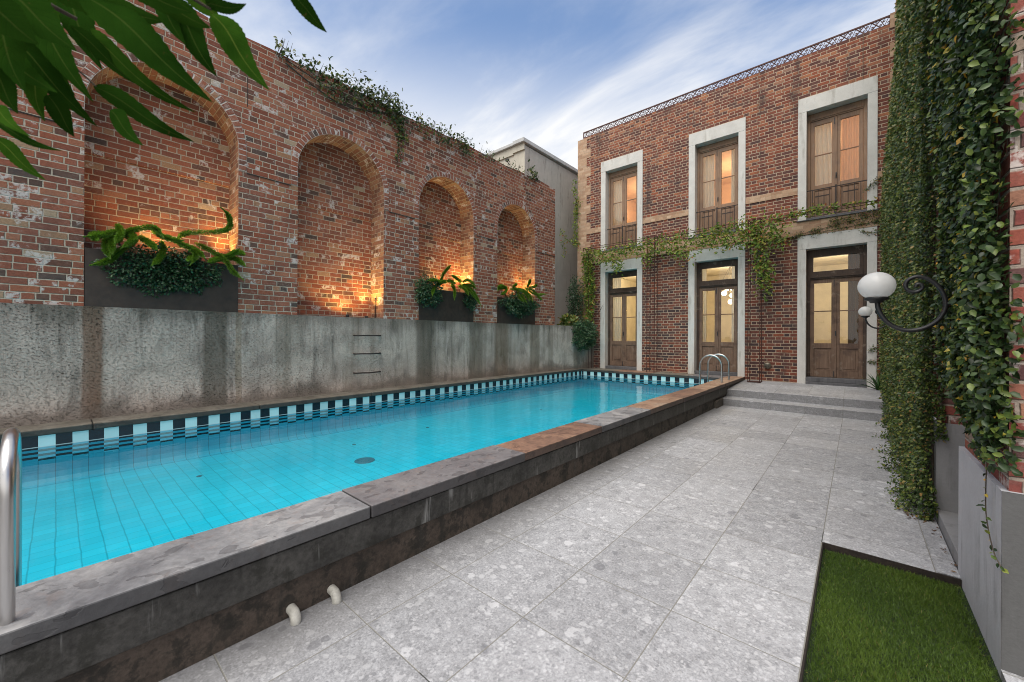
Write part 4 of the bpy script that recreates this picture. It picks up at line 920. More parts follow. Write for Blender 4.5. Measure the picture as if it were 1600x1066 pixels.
def panel_leaf(x0, x1, y, z0, z1, gz0, gz1, bar, mat, parent, panels=True, stile=0.082):
    mb = MB(); y1 = y + 0.05
    mb.box(x0, x0 + stile, y, y1, z0, z1); mb.box(x1 - stile, x1, y, y1, z0, z1)
    mb.box(x0 + stile, x1 - stile, y + 0.001, y1 - 0.001, gz1, z1); mb.box(x0 + stile, x1 - stile, y + 0.001, y1 - 0.001, gz0 - 0.13, gz0)
    mb.box(x0 + stile, x1 - stile, y + 0.001, y1 - 0.001, z0, z0 + 0.17)
    mb.box(x0 + stile, x1 - stile, y + 0.012, y1 - 0.012, bar - 0.013, bar + 0.013)
    lf = mb.build('leaf', mat, parent, bevel=0.004)
    return lf, (x0 + stile, x1 - stile, y + 0.025, gz0, gz1), (x0 + stile, x1 - stile, y + 0.022, z0 + 0.17, gz0 - 0.13)
def opening(i, lower):
    xo0, xo1 = DOORS[i]; xi0, xi1 = xo0 + 0.178, xo1 - 0.174
    z0, zo1 = (0.30, Dz1) if lower else (Wz0, Wz1)
    if lower and i < 2: z0 = CZ - 0.006
    zi1 = 3.81 if lower else 7.30
    fm = M['door_wood_dark'] if lower else M['window_wood']; lm = M['door_wood'] if lower else M['window_wood']
    yf = FY + 0.20
    # parent part: the timber frame
    mb = MB(); zb = 0.575 if lower else 4.60
    head = 3.62 if lower else 7.10
    mb.box(xi0 + 0.002, xi0 + 0.065, yf, yf + 0.10, zb, zi1 - 0.002); mb.box(xi1 - 0.065, xi1 - 0.002, yf, yf + 0.10, zb, zi1 - 0.002)
    mb.box(xi0 + 0.066, xi1 - 0.066, yf + 0.001, yf + 0.099, head, zi1 - 0.003)
    if lower:
        mb.box(xi0 + 0.066, xi1 - 0.066, yf - 0.008, yf + 0.10, 3.055, 3.25)
        mb.box(xi0 + 0.066, xi1 - 0.066, yf - 0.03, yf - 0.008, 3.09, 3.13)
    else:
        mb.box(xi0 + 0.066, xi1 - 0.066, yf - 0.02, yf + 0.001, 7.13, 7.19)
    fr = mb.build('french_door' if lower else 'french_window', fm, house, bevel=0.004)
    # white painted surround
    mb = MB(); yS = FY - 0.03
    zj = zi1
    mb.box(xo0, xi0, yS, FY + 0.36, z0, zj, skip='b'); mb.box(xi1, xo1, yS, FY + 0.36, z0, zj, skip='b')
    mb.box(xo0, xo1, yS, FY + 0.36, zj + 0.0015, zo1)
    mb.build('surround', M['white_surround'], fr, bevel=0.005)
    cxm = (xi0 + xi1) / 2; yl = yf + 0.025
    gz0, gz1, bar = (1.43, 2.955, 2.24) if lower else (5.45, 6.98, 6.215)
    zl0, zl1 = (zb, 3.052) if lower else (4.62, 7.098)
    for (a, b) in ((xi0 + 0.067, cxm - 0.001), (cxm + 0.001, xi1 - 0.067)):
        lf, g_, p_ = panel_leaf(a, b, yl, zl0, zl1, gz0, gz1, bar, lm, fr)
        mb = MB(); mb.face([(g_[0], g_[2], g_[3]), (g_[1], g_[2], g_[3]), (g_[1], g_[2], g_[4]), (g_[0], g_[2], g_[4])]); mb.build('pane', M['window_glass'], fr)
        mb = MB(); q = p_
        mb.box(q[0] + 0.001, q[1] - 0.001, q[2], q[2] + 0.012, q[3], q[4], skip='k'); mb.box(q[0] + 0.045, q[1] - 0.045, q[2] - 0.010, q[2] + 0.002, q[3] + 0.045, q[4] - 0.045, skip='k')
        mb.build('panel', lm, fr, bevel=0.006)
    mb = MB(); mb.box(cxm - 0.022, cxm + 0.022, yl - 0.016, yl + 0.002, zl0 + 0.02, zl1 - 0.02); mb.build('meeting_stile', lm, fr, bevel=0.005)
    mb = MB(); mb.box(cxm - 0.012, cxm + 0.012, yl - 0.032, yl - 0.017, (1.62 if lower else 5.55), (1.74 if lower else 5.68)); mb.tube([(cxm, yl - 0.03, 1.70 if lower else 5.62), (cxm, yl - 0.065, 1.70 if lower else 5.62)], 0.013, 8)
    mb.build('handle', M['black_iron'], fr)
    for (za, zb_) in ((zl0 + 0.01, zl0 + 0.16), (zl1 - 0.20, zl1 - 0.04)):
        mb = MB(); mb.box(cxm - 0.04, cxm - 0.024, yl - 0.014, yl - 0.001, za, zb_); mb.build('bolt', M['black_iron'], fr)
    if lower:
        mb = MB(); mb.face([(xi0 + 0.13, yf + 0.05, 3.25), (xi1 - 0.13, yf + 0.05, 3.25), (xi1 - 0.13, yf + 0.05, 3.622), (xi0 + 0.13, yf + 0.05, 3.622)]); mb.build('transom_pane', M['window_glass'], fr)
        mb = MB(); mb.box(xi0 + 0.066, xi0 + 0.13, yf + 0.012, yf + 0.09, 3.25, 3.62); mb.build('transom_stile', fm, fr); mb = MB(); mb.box(xi1 - 0.13, xi1 - 0.066, yf + 0.012, yf + 0.09, 3.25, 3.62); mb.build('transom_stile', fm, fr)
        mb = MB(); zbase = CZ - 0.004 if i < 2 else 0.38
        if i < 2: mb.box(xi0 + 0.002, xi1 - 0.002, FY + 0.02, yf + 0.12, zbase, 0.572)
        else:
            mb.box(xi0 + 0.002, xi1 - 0.002, FY - 0.03, yf + 0.12, 0.47, 0.572); mb.box(xi0 + 0.002, xi1 - 0.002, FY - 0.07, yf, zbase, 0.467)
        mb.build('sill', M['sill_timber'], fr, bevel=0.006)
    else:
        mb = MB(); mb.box(xi0 + 0.002, xi1 - 0.002, FY - 0.02, yf + 0.12, 4.535, 4.598); mb.box(xo0 - 0.02, xo1 + 0.02, FY - 0.05, FY + 0.05, 4.532, 4.553); mb.build('sill', M['sill_timber'], fr, bevel=0.004)
        # iron guard rail across the opening
        mb = MB(); yr = FY + 0.10; zt2 = 5.32
        mb.box(xi0 + 0.003, xi1 - 0.003, yr - 0.011, yr + 0.011, zt2 - 0.02, zt2); mb.box(xi0 + 0.003, xi1 - 0.003, yr - 0.008, yr + 0.008, 4.64, 4.656)
        for k in range(1, 10):
            x = xi0 + (xi1 - xi0) * k / 10; mb.box(x - 0.0065, x + 0.0065, yr - 0.0065, yr + 0.0065, 4.62, zt2 - 0.02)
        for (a, b) in ((xi0 + 0.16, cxm - 0.13), (cxm + 0.13, xi1 - 0.16)): mb.box(a, b, yr - 0.009, yr + 0.009, 5.12, 5.145)
        mb.box(cxm - 0.015, cxm + 0.015, yr - 0.013, yr + 0.013, 4.6, zt2 + 0.03)
        mb.build('guard_rail', M['rail_iron'], fr)
for i in range(3):
    opening(i, True); opening(i, False)

# rooms behind the glass
def room(x0, x1, z0, z1, mat, depth=4.5):
    mb = MB(); y0, y1 = FY + 0.37, FY + depth
    mb.face([(x0, y1, z0), (x1, y1, z0), (x1, y1, z1), (x0, y1, z1)]); mb.face([(x0, y0, z0), (x0, y1, z0), (x0, y1, z1), (x0, y0, z1)])
    mb.face([(x1, y0, z0), (x1, y1, z0), (x1, y1, z1), (x1, y0, z1)]); mb.face([(x0, y0, z1), (x1, y0, z1), (x1, y1, z1), (x0, y1, z1)])
    mb.face([(x0, y0, z0), (x1, y0, z0), (x1, y1, z0), (x0, y1, z0)], mi=1)
    return mb.build('interior', [mat, M['room_floor']], house)
ROOMS = [(-7.4, -4.55, 0.56, 4.0), (-4.5, -1.75, 0.56, 4.0), (-1.70, 1.3, 0.56, 4.0), (-7.4, -4.55, 4.6, 7.5), (-4.5, -1.75, 4.6, 7.5), (-1.70, 1.3, 4.6, 7.5)]
for k, r in enumerate(ROOMS):
    room(*r, M['room_wall'] if k < 3 else M['room_upper'])
def lamp(x, y, z, p, col, parent, r=0.12):
    ld = bpy.data.lights.new('room_lamp', 'POINT'); ld.energy = p; ld.color = col; ld.shadow_soft_size = r
    o = bpy.data.objects.new('room_lamp', ld); COL.objects.link(o); o.location = Vector((x, y, z)) - ORG[parent.name]; o.parent = parent
LOWP, UPP = 105, 88
for (x, p) in ((-6.0, LOWP), (-0.3, LOWP * 0.8)): lamp(x, 14.6, 3.3, p, (1.0, 0.81, 0.54), house, 0.4)
for (x, p) in ((-6.0, UPP), (-3.1, UPP), (-0.3, UPP)): lamp(x, 15.2, 6.6, p, (1.0, 0.68, 0.43), house, 0.5)

# curtains hang inside the rooms
def curtain(x0, x1, y, z0, z1, mat, lab, folds=6, amp=0.03, skew=0.0):
    nx_, nz_ = folds * 8, 14; P = []
    for j in range(nz_ + 1):
        f = j / nz_; row = []
        for i in range(nx_ + 1):
            u = i / nx_; sw = skew * math.sin(PI * f) * (1 - f) * u
            row.append((x0 + (x1 - x0) * u + sw, y + amp * math.sin(u * folds * 2 * PI + 0.4 * math.sin(3 * f)) * (0.7 + 0.3 * f), z0 + (z1 - z0) * f))
        P.append(row)
    mb = MB(); mb.grid(P)
    return tag(mb.build('curtain', M[mat]), lab, 'curtain', 'curtains behind the windows')
yc = FY + 0.42
C_ = [(-6.60, -6.20, 0.6, 3.75, 'curtain_white', 'white curtain at the left of the ground floor door nearest the pool corner'),
      (-5.64, -5.40, 0.6, 3.75, 'curtain_white', 'white curtain at the right of the ground floor door nearest the pool corner'),
      (-3.66, -3.43, 0.6, 3.75, 'curtain_white', 'white curtain at the left of the middle ground floor door'),
      (-2.75, -2.50, 0.6, 3.75, 'curtain_white', 'narrow white curtain at the right of the middle ground floor door'),
      (-0.16, 0.24, 0.6, 3.75, 'curtain_gold', 'dark gold pleated curtain behind the ground floor door by the ivy'),
      (-6.60, -6.14, 4.62, 7.2, 'curtain_sage', 'pale curtain in the left upper window over the pool corner'),
      (-3.68, -3.22, 4.62, 7.2, 'curtain_sage', 'pale curtain at the left of the middle upper window'),
      (-2.77, -2.50, 4.62, 7.2, 'curtain_sage', 'pale curtain at the right of the middle upper window'),
      (-0.95, -0.50, 4.62, 7.2, 'curtain_sage', 'pale gathered curtain in the upper window by the ivy'),
      (-0.30, 0.20, 4.62, 7.2, 'curtain_peach', 'peach lit sheer curtain in the upper window by the ivy')]
for k, (a, b, z0, z1, m_, lab) in enumerate(C_): curtain(a, b, yc, z0, z1, m_, lab, 9 if m_ == 'curtain_gold' else 5, 0.028, 0.12 if k == 8 else 0.0)
# globe pendant in the middle room
pd = thing('pendant_light', (-3.25, 15.0, 4.0), 'cluster pendant of glowing glass globes behind the middle ground floor door', 'pendant light')
mb = MB(); mb.lathe([(0, 0), (0.06, 0), (0.06, -0.03), (0, -0.03)], (-3.25, 15.0, 3.999)); mb.build('ceiling_rose', M['vent_metal'], pd)
for (dx, dz, dy) in ((-0.17, 3.08, 0.0), (0.06, 3.0, 0.1), (0.03, 2.78, 0.0), (-0.13, 3.25, 0.15), (0.12, 3.22, -0.1), (-0.02, 3.33, 0.0), (0.2, 3.38, 0.1), (-0.22, 3.4, -0.1)):
    c = (-3.25 + dx, 15.0 + dy, dz); mb = MB(); mb.lathe([(0.085 * math.sin(PI * k / 10), -0.085 * math.cos(PI * k / 10)) for k in range(11)], c, n=18)
    gl = mb.build('glass_globe', M['lit_globe'], pd)
    mb = MB(); mb.tube([(c[0], c[1], c[2] + 0.08), (-3.25, 15.0, 3.98)], 0.004, 6); mb.build('cord', M['vent_metal'], gl)
ld = bpy.data.lights.new('pendant_lamp', 'POINT'); ld.energy = LOWP * 0.9; ld.color = (1.0, 0.81, 0.55); ld.shadow_soft_size = 0.2
o = bpy.data.objects.new('pendant_lamp', ld); COL.objects.link(o); o.parent = pd; o.location = (0, -0.35, -0.75)
# stair rail and radiator
sr = MB()
for k in range(6): sr.tube([(-3.05 + 0.09 * k, 15.9, 0.56), (-3.05 + 0.09 * k, 15.9, 1.95 - 0.10 * k)], 0.009, 6)
sr.tube([(-3.05, 15.9, 1.95), (-2.60, 15.9, 1.45)], 0.016, 6); sr.tube([(-2.60, 15.9, 1.45), (-2.60, 15.9, 0.56)], 0.014, 6)
tag(sr.build('stair_rail', M['radiator_dark']), 'dark sloping stair balustrade seen through the middle ground floor door', 'stair rail')
rad = MB()
for k in range(9): rad.box(-0.72 + 0.085 * k, -0.66 + 0.085 * k, 15.6, 15.72, 0.6, 1.32)
rad.box(-0.74, 0.06, 15.63, 15.69, 0.66, 0.70); rad.box(-0.74, 0.06, 15.63, 15.69, 1.22, 1.26)
tag(rad.build('radiator', M['radiator_dark'], bevel=0.012), 'dark ribbed radiator low behind the ground floor door by the ivy', 'radiator')

# wall vent
v = thing('wall_vent', (-1.79, FY, 0.82), 'small round metal wall vent low on the brick between the middle and right doors', 'vent')
mb = MB(); mb.lathe([(0.085, 0.0), (0.085, -0.05), (0.072, -0.075), (0.03, -0.088), (0.0, -0.088)], (-1.79, FY, 0.82), 'y', 24); mb.build('hood', M['vent_metal'], v)
mb = MB()
for k in range(4): mb.box(-1.84, -1.74, FY - 0.094, FY - 0.086, 0.78 + 0.022 * k, 0.786 + 0.022 * k)
mb.build('grille', M['black_iron'], v)

# roof cresting
cr = thing('roof_cresting', (HX0, FY, HT), 'dark red ornamental iron cresting along the top of the brick house', 'railing')
mb = MB(); x0, x1 = HX0 - 0.02, 0.80; yb = FY + 0.02
mb.box(x0, x1, yb - 0.016, yb + 0.016, HT + 0.188, HT + 0.222); mb.build('top_rail', M['cresting_iron'], cr)
mb = MB(); mb.box(x0, x1, yb - 0.014, yb + 0.014, HT + 0.002, HT + 0.022)
mb.box(x0, x0 + 0.03, yb - 0.017, yb + 0.017, HT + 0.022, HT + 0.188); mb.build('bottom_rail', M['cresting_iron'], cr)
mb = MB(); step = 0.285; k = 0; zA, zB = HT + 0.022, HT + 0.188
def bar2(a, b, w=0.020):
    (xa, za), (xb, zb) = a, b; d = math.hypot(xb - xa, zb - za); nx_, nz_ = -(zb - za) / d * w / 2, (xb - xa) / d * w / 2
    for yy in (yb - 0.006, yb + 0.006):
        mb.face([(xa + nx_, yy, za + nz_), (xb + nx_, yy, zb + nz_), (xb - nx_, yy, zb - nz_), (xa - nx_, yy, za - nz_)])
def scroll(cx, cz, r, a0, turns, w=0.011, sgn=1):
    prev = None
    for q in range(15):
        f = q / 14; a = a0 + sgn * turns * 2 * PI * f; rr = r * (1 - 0.72 * f); p = (cx + rr * math.cos(a), cz + rr * math.sin(a))
        if prev: bar2(prev, p, w)
        prev = p
x = x0 + 0.05
while x < x1 - 0.1:
    bar2((x, zA), (x + step * 0.5, zB)); bar2((x + step * 0.5, zA), (x, zB))
    bar2((x + step * 0.5, zB), (x + step * 0.75, zA), 0.012); bar2((x + step * 0.75, zA), (x + step, zB), 0.012)
    cx = x + step * 0.75
    scroll(cx - 0.012, zB - 0.045, 0.030, R(200), 1.3); scroll(cx + 0.075, zA + 0.045, 0.030, R(20), 1.3); scroll(cx - 0.065, zA + 0.04, 0.026, R(150), 1.2, sgn=-1)
    scroll(x + step * 0.25, zB - 0.022, 0.02, R(270), 1.0)
    x += step
mb.build('scrollwork', M['cresting_iron'], cr)

# grey building behind the corner
gb = thing('grey_building', (-8.6, 12, 0), 'plain grey rendered neighbouring building with cream gable between wall and house', 'building')
mb = MB(); mb.face([(-8.6, 10.52, 0), (-8.6, 22, 0), (-8.6, 22, 8.14), (-8.6, 10.52, 8.14)]); mb.build('side_wall', M['grey_render'], gb)
mb = MB(); mb.face([(-20, 10.52, 0), (-8.6, 10.52, 0), (-8.6, 10.52, 8.14), (-20, 10.52, 8.14)])
mb.box(-20, -9.08, 10.47, 10.518, 7.93, 8.2); mb.box(-9.10, -8.585, 10.46, 10.518, 7.98, 8.2)
mb.build('gable_wall', M['cream_render'], gb)
mb = MB(); mb.box(-20, -9.02, 10.38, 22, 8.203, 8.31); mb.box(-9.02, -8.52, 10.36, 22, 8.14 + 0.063, 8.34); mb.build('parapet', M['parapet_cap'], gb, bevel=0.01)
fl = thing('floodlight', (-9.27, 10.5, 7.76), 'small black floodlight on the cream gable of the grey building', 'floodlight')
mb = MB(); mb.box(-9.33, -9.20, 10.33, 10.40, 7.72, 7.80); mb.build('lamp_head', M['black_iron'], fl, bevel=0.01)
mb = MB(); mb.tube([(-9.27, 10.52, 7.66), (-9.27, 10.44, 7.66), (-9.27, 10.37, 7.73)], 0.015, 8); mb.build('bracket', M['black_iron'], fl)

# ------------------------------------------------------------------ steel trellis with creeper
tr = thing('steel_trellis', (-3.4, 12.1, CZ), 'thin rusty steel rod trellis standing against the house front', 'trellis')
def rods(xs_, ys_, z0, z1, nm):
    mb = MB(); r = 0.0105
    for x in xs_:
        for y in ys_: mb.tube([(x, y, z0), (x, y, z1)], r, 6)
    for z in np.arange(z1 - 0.05, z0, -0.30): pass
    for z in (z1, z1 - 0.22):
        for y in ys_: mb.tube([(xs_[0], y, z), (xs_[-1], y, z)], r * 0.9, 6)
        for x in xs_: mb.tube([(x, ys_[0], z), (x, ys_[-1], z)], r * 0.9, 6)
    mb.build(nm, M['rust_iron'], tr)
rods((-7.22, -7.0), (12.08, 12.32), CZ, 4.66, 'post'); rods((-4.93, -4.70), (12.08, 12.32), CZ, 4.70, 'post'); rods((-2.17, -1.90), (12.04, 12.30), 0.40, 4.68, 'post')
mb = MB(); mb.box(-2.19, -1.88, 12.02, 12.32, 0.392, 0.404); mb.build('base_plate', M['rust_iron'], tr)
mb = MB()
for (y, z) in ((12.08, 4.66), (12.08, 4.60), (12.32, 4.66)): mb.tube([(-7.22, y, z), (0.5, y, z)], 0.008, 6)
mb.build('rail', M['rust_iron'], tr)

def creeper(name, lab, strands, n_per_m, spread, leaf, mat, cat='climbing plant', droop=0.3, kind='kite', grp=None, nb=(0, -0.8, 0.3), yl=1.0):
    t = thing(name, tuple(strands[0][0]), lab, cat, grp); P = []; st = MB(); W = []
    for s_ in strands:
        q = spline(s_, 24) if len(s_) > 2 else np.array([np.array(s_[0]) + (np.array(s_[1]) - np.array(s_[0])) * k / 23 for k in range(24)])
        L = np.linalg.norm(np.diff(q, axis=0), axis=1).sum(); m = int(n_per_m * L); f = RNG.random(m) * 22.999; i0 = f.astype(int); fr = (f - i0)[:, None]
        clump = 0.55 + 0.45 * np.sin(f * 1.7 + RNG.random() * 6)
        keep = RNG.random(m) < clump; i0 = i0[keep]; fr = fr[keep]; m = len(i0)
        P.append(q[i0] * (1 - fr) + q[i0 + 1] * fr + RNG.normal(size=(m, 3)) * np.array(spread))
        st.tube([tuple(v) for v in q[::2]], 0.005, 5)
    P = np.concatenate(P); m = len(P)
    a = norm(RNG.normal(size=(m, 3)) * np.array([1, 0.6, 0.8]) + np.array([0, -0.2 * yl, -droop]))
    leaves('foliage', kind, P, a, norm(RNG.normal(size=(m, 3)) * 0.6 + np.array(nb)), RNG.uniform(0.6, 1.3, m) * leaf, RNG.uniform(0.35, 0.6, m) * leaf, M[mat], t)
    st.build('stem', M['bark'], t)
    return t
zz = 4.52
creeper('virginia_creeper', 'light green creeper draped along the trellis rail in front of the house', [
    [(-7.2, 12.1, zz - 0.05), (-6.2, 12.15, zz - 0.10), (-5.0, 12.1, zz)], [(-7.2, 12.2, zz - 0.25), (-6.2, 12.12, zz - 0.3), (-5.4, 12.1, zz - 0.2)],
    [(-5.1, 12.1, zz - 0.05), (-4.0, 12.1, zz - 0.02), (-2.9, 12.1, zz)], [(-4.9, 12.15, zz - 0.25), (-4.0, 12.1, zz - 0.3), (-3.0, 12.1, zz - 0.25)], [(-6.6, 12.1, zz - 0.3), (-6.0, 12.1, zz - 0.5), (-5.9, 12.1, zz - 0.75)],
    [(-4.2, 12.1, zz - 0.2), (-3.9, 12.1, zz - 0.5), (-3.6, 12.1, zz - 0.55)], [(-3.2, 12.1, zz + 0.02), (-2.2, 12.05, zz + 0.05), (-1.3, 12.1, zz + 0.05)], [(-3.3, 12.1, zz - 0.2), (-2.4, 12.05, zz - 0.2), (-1.4, 12.1, zz - 0.25)],
    [(-3.0, 12.1, zz - 0.35), (-2.3, 12.05, zz - 0.4), (-1.5, 12.1, zz - 0.45)], [(-2.1, 12.05, zz), (-1.9, 12.05, zz - 0.8), (-1.75, 12.0, zz - 1.9)], [(-1.95, 12.05, zz - 0.3), (-1.8, 12.0, zz - 1.1), (-1.85, 12.05, zz - 1.6)],
    [(-2.0, 12.0, zz - 0.1), (-1.6, 12.0, zz - 0.4), (-1.4, 12.05, zz - 0.6)], [(-5.3, 12.1, zz - 0.1), (-5.0, 12.1, zz - 0.4), (-4.9, 12.1, zz - 0.7)]],
    300, (0.10, 0.06, 0.10), 0.10, 'creeper_leaf')
creeper('virginia_creeper', 'thin creeper shoots along the rail below the upper window beside the ivy', [
    [(-1.35, 12.1, 4.66), (-0.6, 12.08, 4.62), (0.45, 12.1, 4.66)], [(-1.3, 12.1, 4.6), (-0.9, 12.08, 4.72), (-0.3, 12.1, 4.66)]], 170, (0.05, 0.04, 0.05), 0.085, 'creeper_leaf')
creeper('virginia_creeper', 'creeper clothing the trellis post in the corner between house and grey building', [
    [(-7.1, 12.2, 4.6), (-7.12, 12.15, 3.8), (-7.1, 12.2, 2.9)], [(-7.2, 12.2, 4.3), (-7.0, 12.15, 3.6), (-7.15, 12.2, 2.2)], [(-7.0, 12.2, 3.6), (-6.95, 12.15, 2.8), (-7.0, 12.1, 2.0)]], 480, (0.08, 0.06, 0.09), 0.10, 'creeper_leaf')
creeper('virginia_creeper', 'yellow green creeper climbing the edge of the grey building beside the house corner', [
    [(-7.70, 12.42, 4.9), (-7.74, 12.42, 5.6), (-7.72, 12.42, 6.4), (-7.75, 12.42, 7.3)], [(-7.72, 12.42, 5.9), (-7.68, 12.42, 6.5)]], 230, (0.05, 0.03, 0.06), 0.085, 'creeper_leaf')
creeper('virginia_creeper', 'straggling creeper shoots on the grey wall just past the brick wall end', [
    [(-8.4, 12.4, 5.6), (-8.1, 12.3, 5.2), (-7.8, 12.3, 5.0), (-7.5, 12.3, 4.7)], [(-8.2, 12.3, 5.1), (-8.1, 12.3, 4.5)], [(-7.9, 12.3, 5.0), (-7.6, 12.3, 5.35)]], 110, (0.05, 0.04, 0.06), 0.085, 'creeper_leaf')
creeper('creeping_fig', 'fine dark creeping fig running along the string course over the right door', [
    [(0.55, 12.46, 4.45), (-0.1, 12.46, 4.36), (-1.2, 12.46, 4.19)], [(0.55, 12.46, 4.30), (0.0, 12.46, 4.24), (-0.9, 12.46, 4.18), (-1.6, 12.46, 4.15)], [(0.5, 12.46, 4.52), (-0.2, 12.46, 4.46), (-0.5, 12.46, 4.42)],
    [(0.5, 12.45, 4.05), (0.3, 12.45, 4.02), (0.05, 12.45, 4.06)], [(0.5, 12.45, 1.05), (0.3, 12.45, 1.0), (0.22, 12.45, 1.02)], [(0.5, 12.45, 1.3), (0.33, 12.45, 1.33), (0.25, 12.45, 1.28)], [(0.5, 12.45, 5.3), (0.3, 12.45, 5.2), (0.15, 12.45, 5.0)]],
    420, (0.03, 0.012, 0.035), 0.042, 'ivy_small')
# corner shrub over the concrete wall end
shrub('corner_shrub', (-7.0, 11.80, 1.64), (0.40, 0.55, 0.50), 5600, M['shrub_leaf'], 'dark green shrub hanging over the concrete wall end beside the house', 'shrub', 0.062, droop=0.5)
shrub('broadleaf_plant', (-7.45, 11.6, 2.08), (0.22, 0.5, 0.20), 420, M['ivy_small'], 'bright broad leaved plant on top of the concrete wall beyond the brick wall', 'plant', 0.13, droop=0.1)
shrub('corner_shrub', (-7.50, 12.05, 2.8), (0.30, 0.28, 0.95), 1900, M['shrub_leaf'], 'thin dark shrub growing up the grey wall in the corner', 'shrub', 0.06, droop=0.2)
mb = MB(); mb.tube([(-7.2, 12.38, 2.15), (-6.9, 12.36, 2.30), (-6.72, 12.34, 2.44), (-6.55, 12.30, 2.68)], [0.012, 0.011, 0.009, 0.004], 6)
tag(mb.build('bare_branch', M['bark']), 'bare brown branch slanting across the brick left of the first door', 'branch')

# weeds on top of the brick wall
def topweed(y, spread, n, lab, hang=0.0, leaf=0.085, up=0.10):
    t = thing('wall_creeper', (WX, y, WTOP), lab, 'climbing plant', 'creepers on top of the brick wall')
    m = n; yy = y + RNG.normal(size=m) * spread
    zz_ = WTOP + np.abs(RNG.normal(size=m)) * up - RNG.random(m) ** 1.6 * (0.14 + hang) + 0.02
    xx = WX + 0.04 + np.where(zz_ > WTOP, RNG.normal(size=m) * 0.06, np.abs(RNG.normal(size=m)) * 0.05)
    P = np.stack([xx, yy, zz_], 1)
    leaves('foliage', 'oval', P, norm(RNG.normal(size=(m, 3)) + np.array([0.3, 0, 0.2])), norm(RNG.normal(size=(m, 3)) * 0.5 + np.array([0.7, 0, 0.5])), RNG.uniform(0.6, 1.2, m) * leaf, RNG.uniform(0.35, 0.55, m) * leaf, M['wall_weed'], t)
    mb = MB()
    for k in range(5):
        a = y + RNG.normal() * spread; mb.tube([(WX + 0.03, a, WTOP - 0.1), (WX + 0.05, a + 0.05, WTOP + 0.05), (WX + 0.04, a + 0.1, WTOP + 0.05 + up * 1.3)], [0.006, 0.005, 0.002], 5)
    mb.build('stem', M['bark'], t)
topweed(2.55, 0.06, 26, 'small upright sprig of leaves on the wall top nearest the tree branch', 0.0, 0.10, 0.16)
topweed(2.95, 0.14, 60, 'sparse yellowish creeper on the wall top left of the second arch', 0.12)
topweed(3.45, 0.25, 230, 'leafy creeper trailing down from the wall top over the second arch', 0.42)
topweed(4.10, 0.26, 330, 'densest dark green creeper tuft on the wall top right of the second arch', 0.30, up=0.16)
topweed(4.70, 0.20, 360, 'bushy dark creeper clump on the wall top between second and third arches', 0.35, up=0.16)
topweed(5.45, 0.16, 90, 'low creeper on the wall top left of the third arch', 0.22)
topweed(6.15, 0.2, 150, 'green creeper tuft on the wall top above the third arch', 0.25)
topweed(6.75, 0.14, 120, 'creeper tuft on the wall top right of the third arch', 0.28)
topweed(7.55, 0.18, 50, 'sparse creeper on the wall top between third and fourth arches', 0.15)
topweed(8.6, 0.25, 30, 'few small leaves on the wall top above the farthest arch', 0.06)
topweed(9.55, 0.12, 70, 'small sprig on the wall top near its far end', 0.03, 0.10, 0.16)
creeper('wall_creeper', 'dark creeper strand hanging down the brick between second and third arches', [
    [(WX + 0.03, 4.82, 6.4), (WX + 0.03, 4.86, 6.0), (WX + 0.03, 4.80, 5.35)], [(WX + 0.03, 4.9, 6.2), (WX + 0.03, 5.0, 5.95), (WX + 0.03, 4.95, 5.75)]], 230, (0.03, 0.06, 0.06), 0.075, 'ivy_small', nb=(0.9, 0, 0.3), kind='oval', grp='creepers on top of the brick wall')
mb = MB()
q = spline([(WX + 0.025, 2.6, 6.30), (WX + 0.03, 3.0, 6.15), (WX + 0.03, 3.5, 6.02), (WX + 0.03, 4.0, 6.10), (WX + 0.02, 4.6, 6.28)], 20); mb.tube([tuple(v) for v in q], 0.012, 6)
q = spline([(WX + 0.025, 2.6, 6.36), (WX + 0.03, 3.1, 6.26), (WX + 0.03, 3.7, 6.18), (WX + 0.02, 4.4, 6.24)], 20); mb.tube([tuple(v) for v in q], 0.009, 6)
q = spline([(WX + 0.015, 4.1, 6.1), (WX + 0.018, 4.4, 5.7), (WX + 0.016, 4.6, 5.5)], 14); mb.tube([tuple(v) for v in q], 0.005, 6)
tag(mb.build('vine_stem', M['bark']), 'bare woody vine stems running along the brick below the wall top creepers', 'vine stem')

# strappy plant by the right door
sp = thing('strappy_plant', (0.40, 12.2, 0.40), 'small strappy green plant beside the ivy at the right door', 'plant')
n = 34; a = norm(np.stack([RNG.normal(size=n), RNG.normal(size=n) - 0.3, np.abs(RNG.normal(size=n)) * 0.9 + 0.7], 1))
leaves('foliage', 'blade', np.tile([[0.40, 12.18, 0.40]], (n, 1)) + RNG.normal(size=(n, 3)) * np.array([0.03, 0.03, 0]), a, np.cross(a, rdir(n)), RNG.uniform(0.3, 0.52, n), 0.032, M['strap_leaf'], sp, curl=0.35)

# ------------------------------------------------------------------ right hand wing: piers, plinths, ivy
wg = thing('brick_wing', (0.52, 6, 0), 'ivy clad brick wing on concrete plinths along the right side of the paving', 'building')
XF = 0.545
mb = MB(); ZT = 9.6
mb.face([(XF, 2.95, 0.84), (3.5, 2.95, 0.84), (3.5, 2.95, ZT), (XF, 2.95, ZT)])                       # pier end facing the camera
mb.face([(XF, 3.95, 0.84), (XF, 2.95, 0.84), (XF, 2.95, ZT), (XF, 3.95, ZT)])
mb.face([(XF, 3.95, 0.84), (1.2, 3.95, 0.84), (1.2, 3.95, ZT), (XF, 3.95, ZT)])
mb.face([(1.2, 4.95, 0.1), (1.2, 3.95, 0.1), (1.2, 3.95, ZT), (1.2, 4.95, ZT)])
mb.face([(XF, 4.97, 0.84), (1.2, 4.97, 0.84), (1.2, 4.97, ZT), (XF, 4.97, ZT)])
mb.face([(XF, 8.2, 0.84), (XF, 4.97, 0.84), (XF, 4.97, ZT), (XF, 8.2, ZT)])
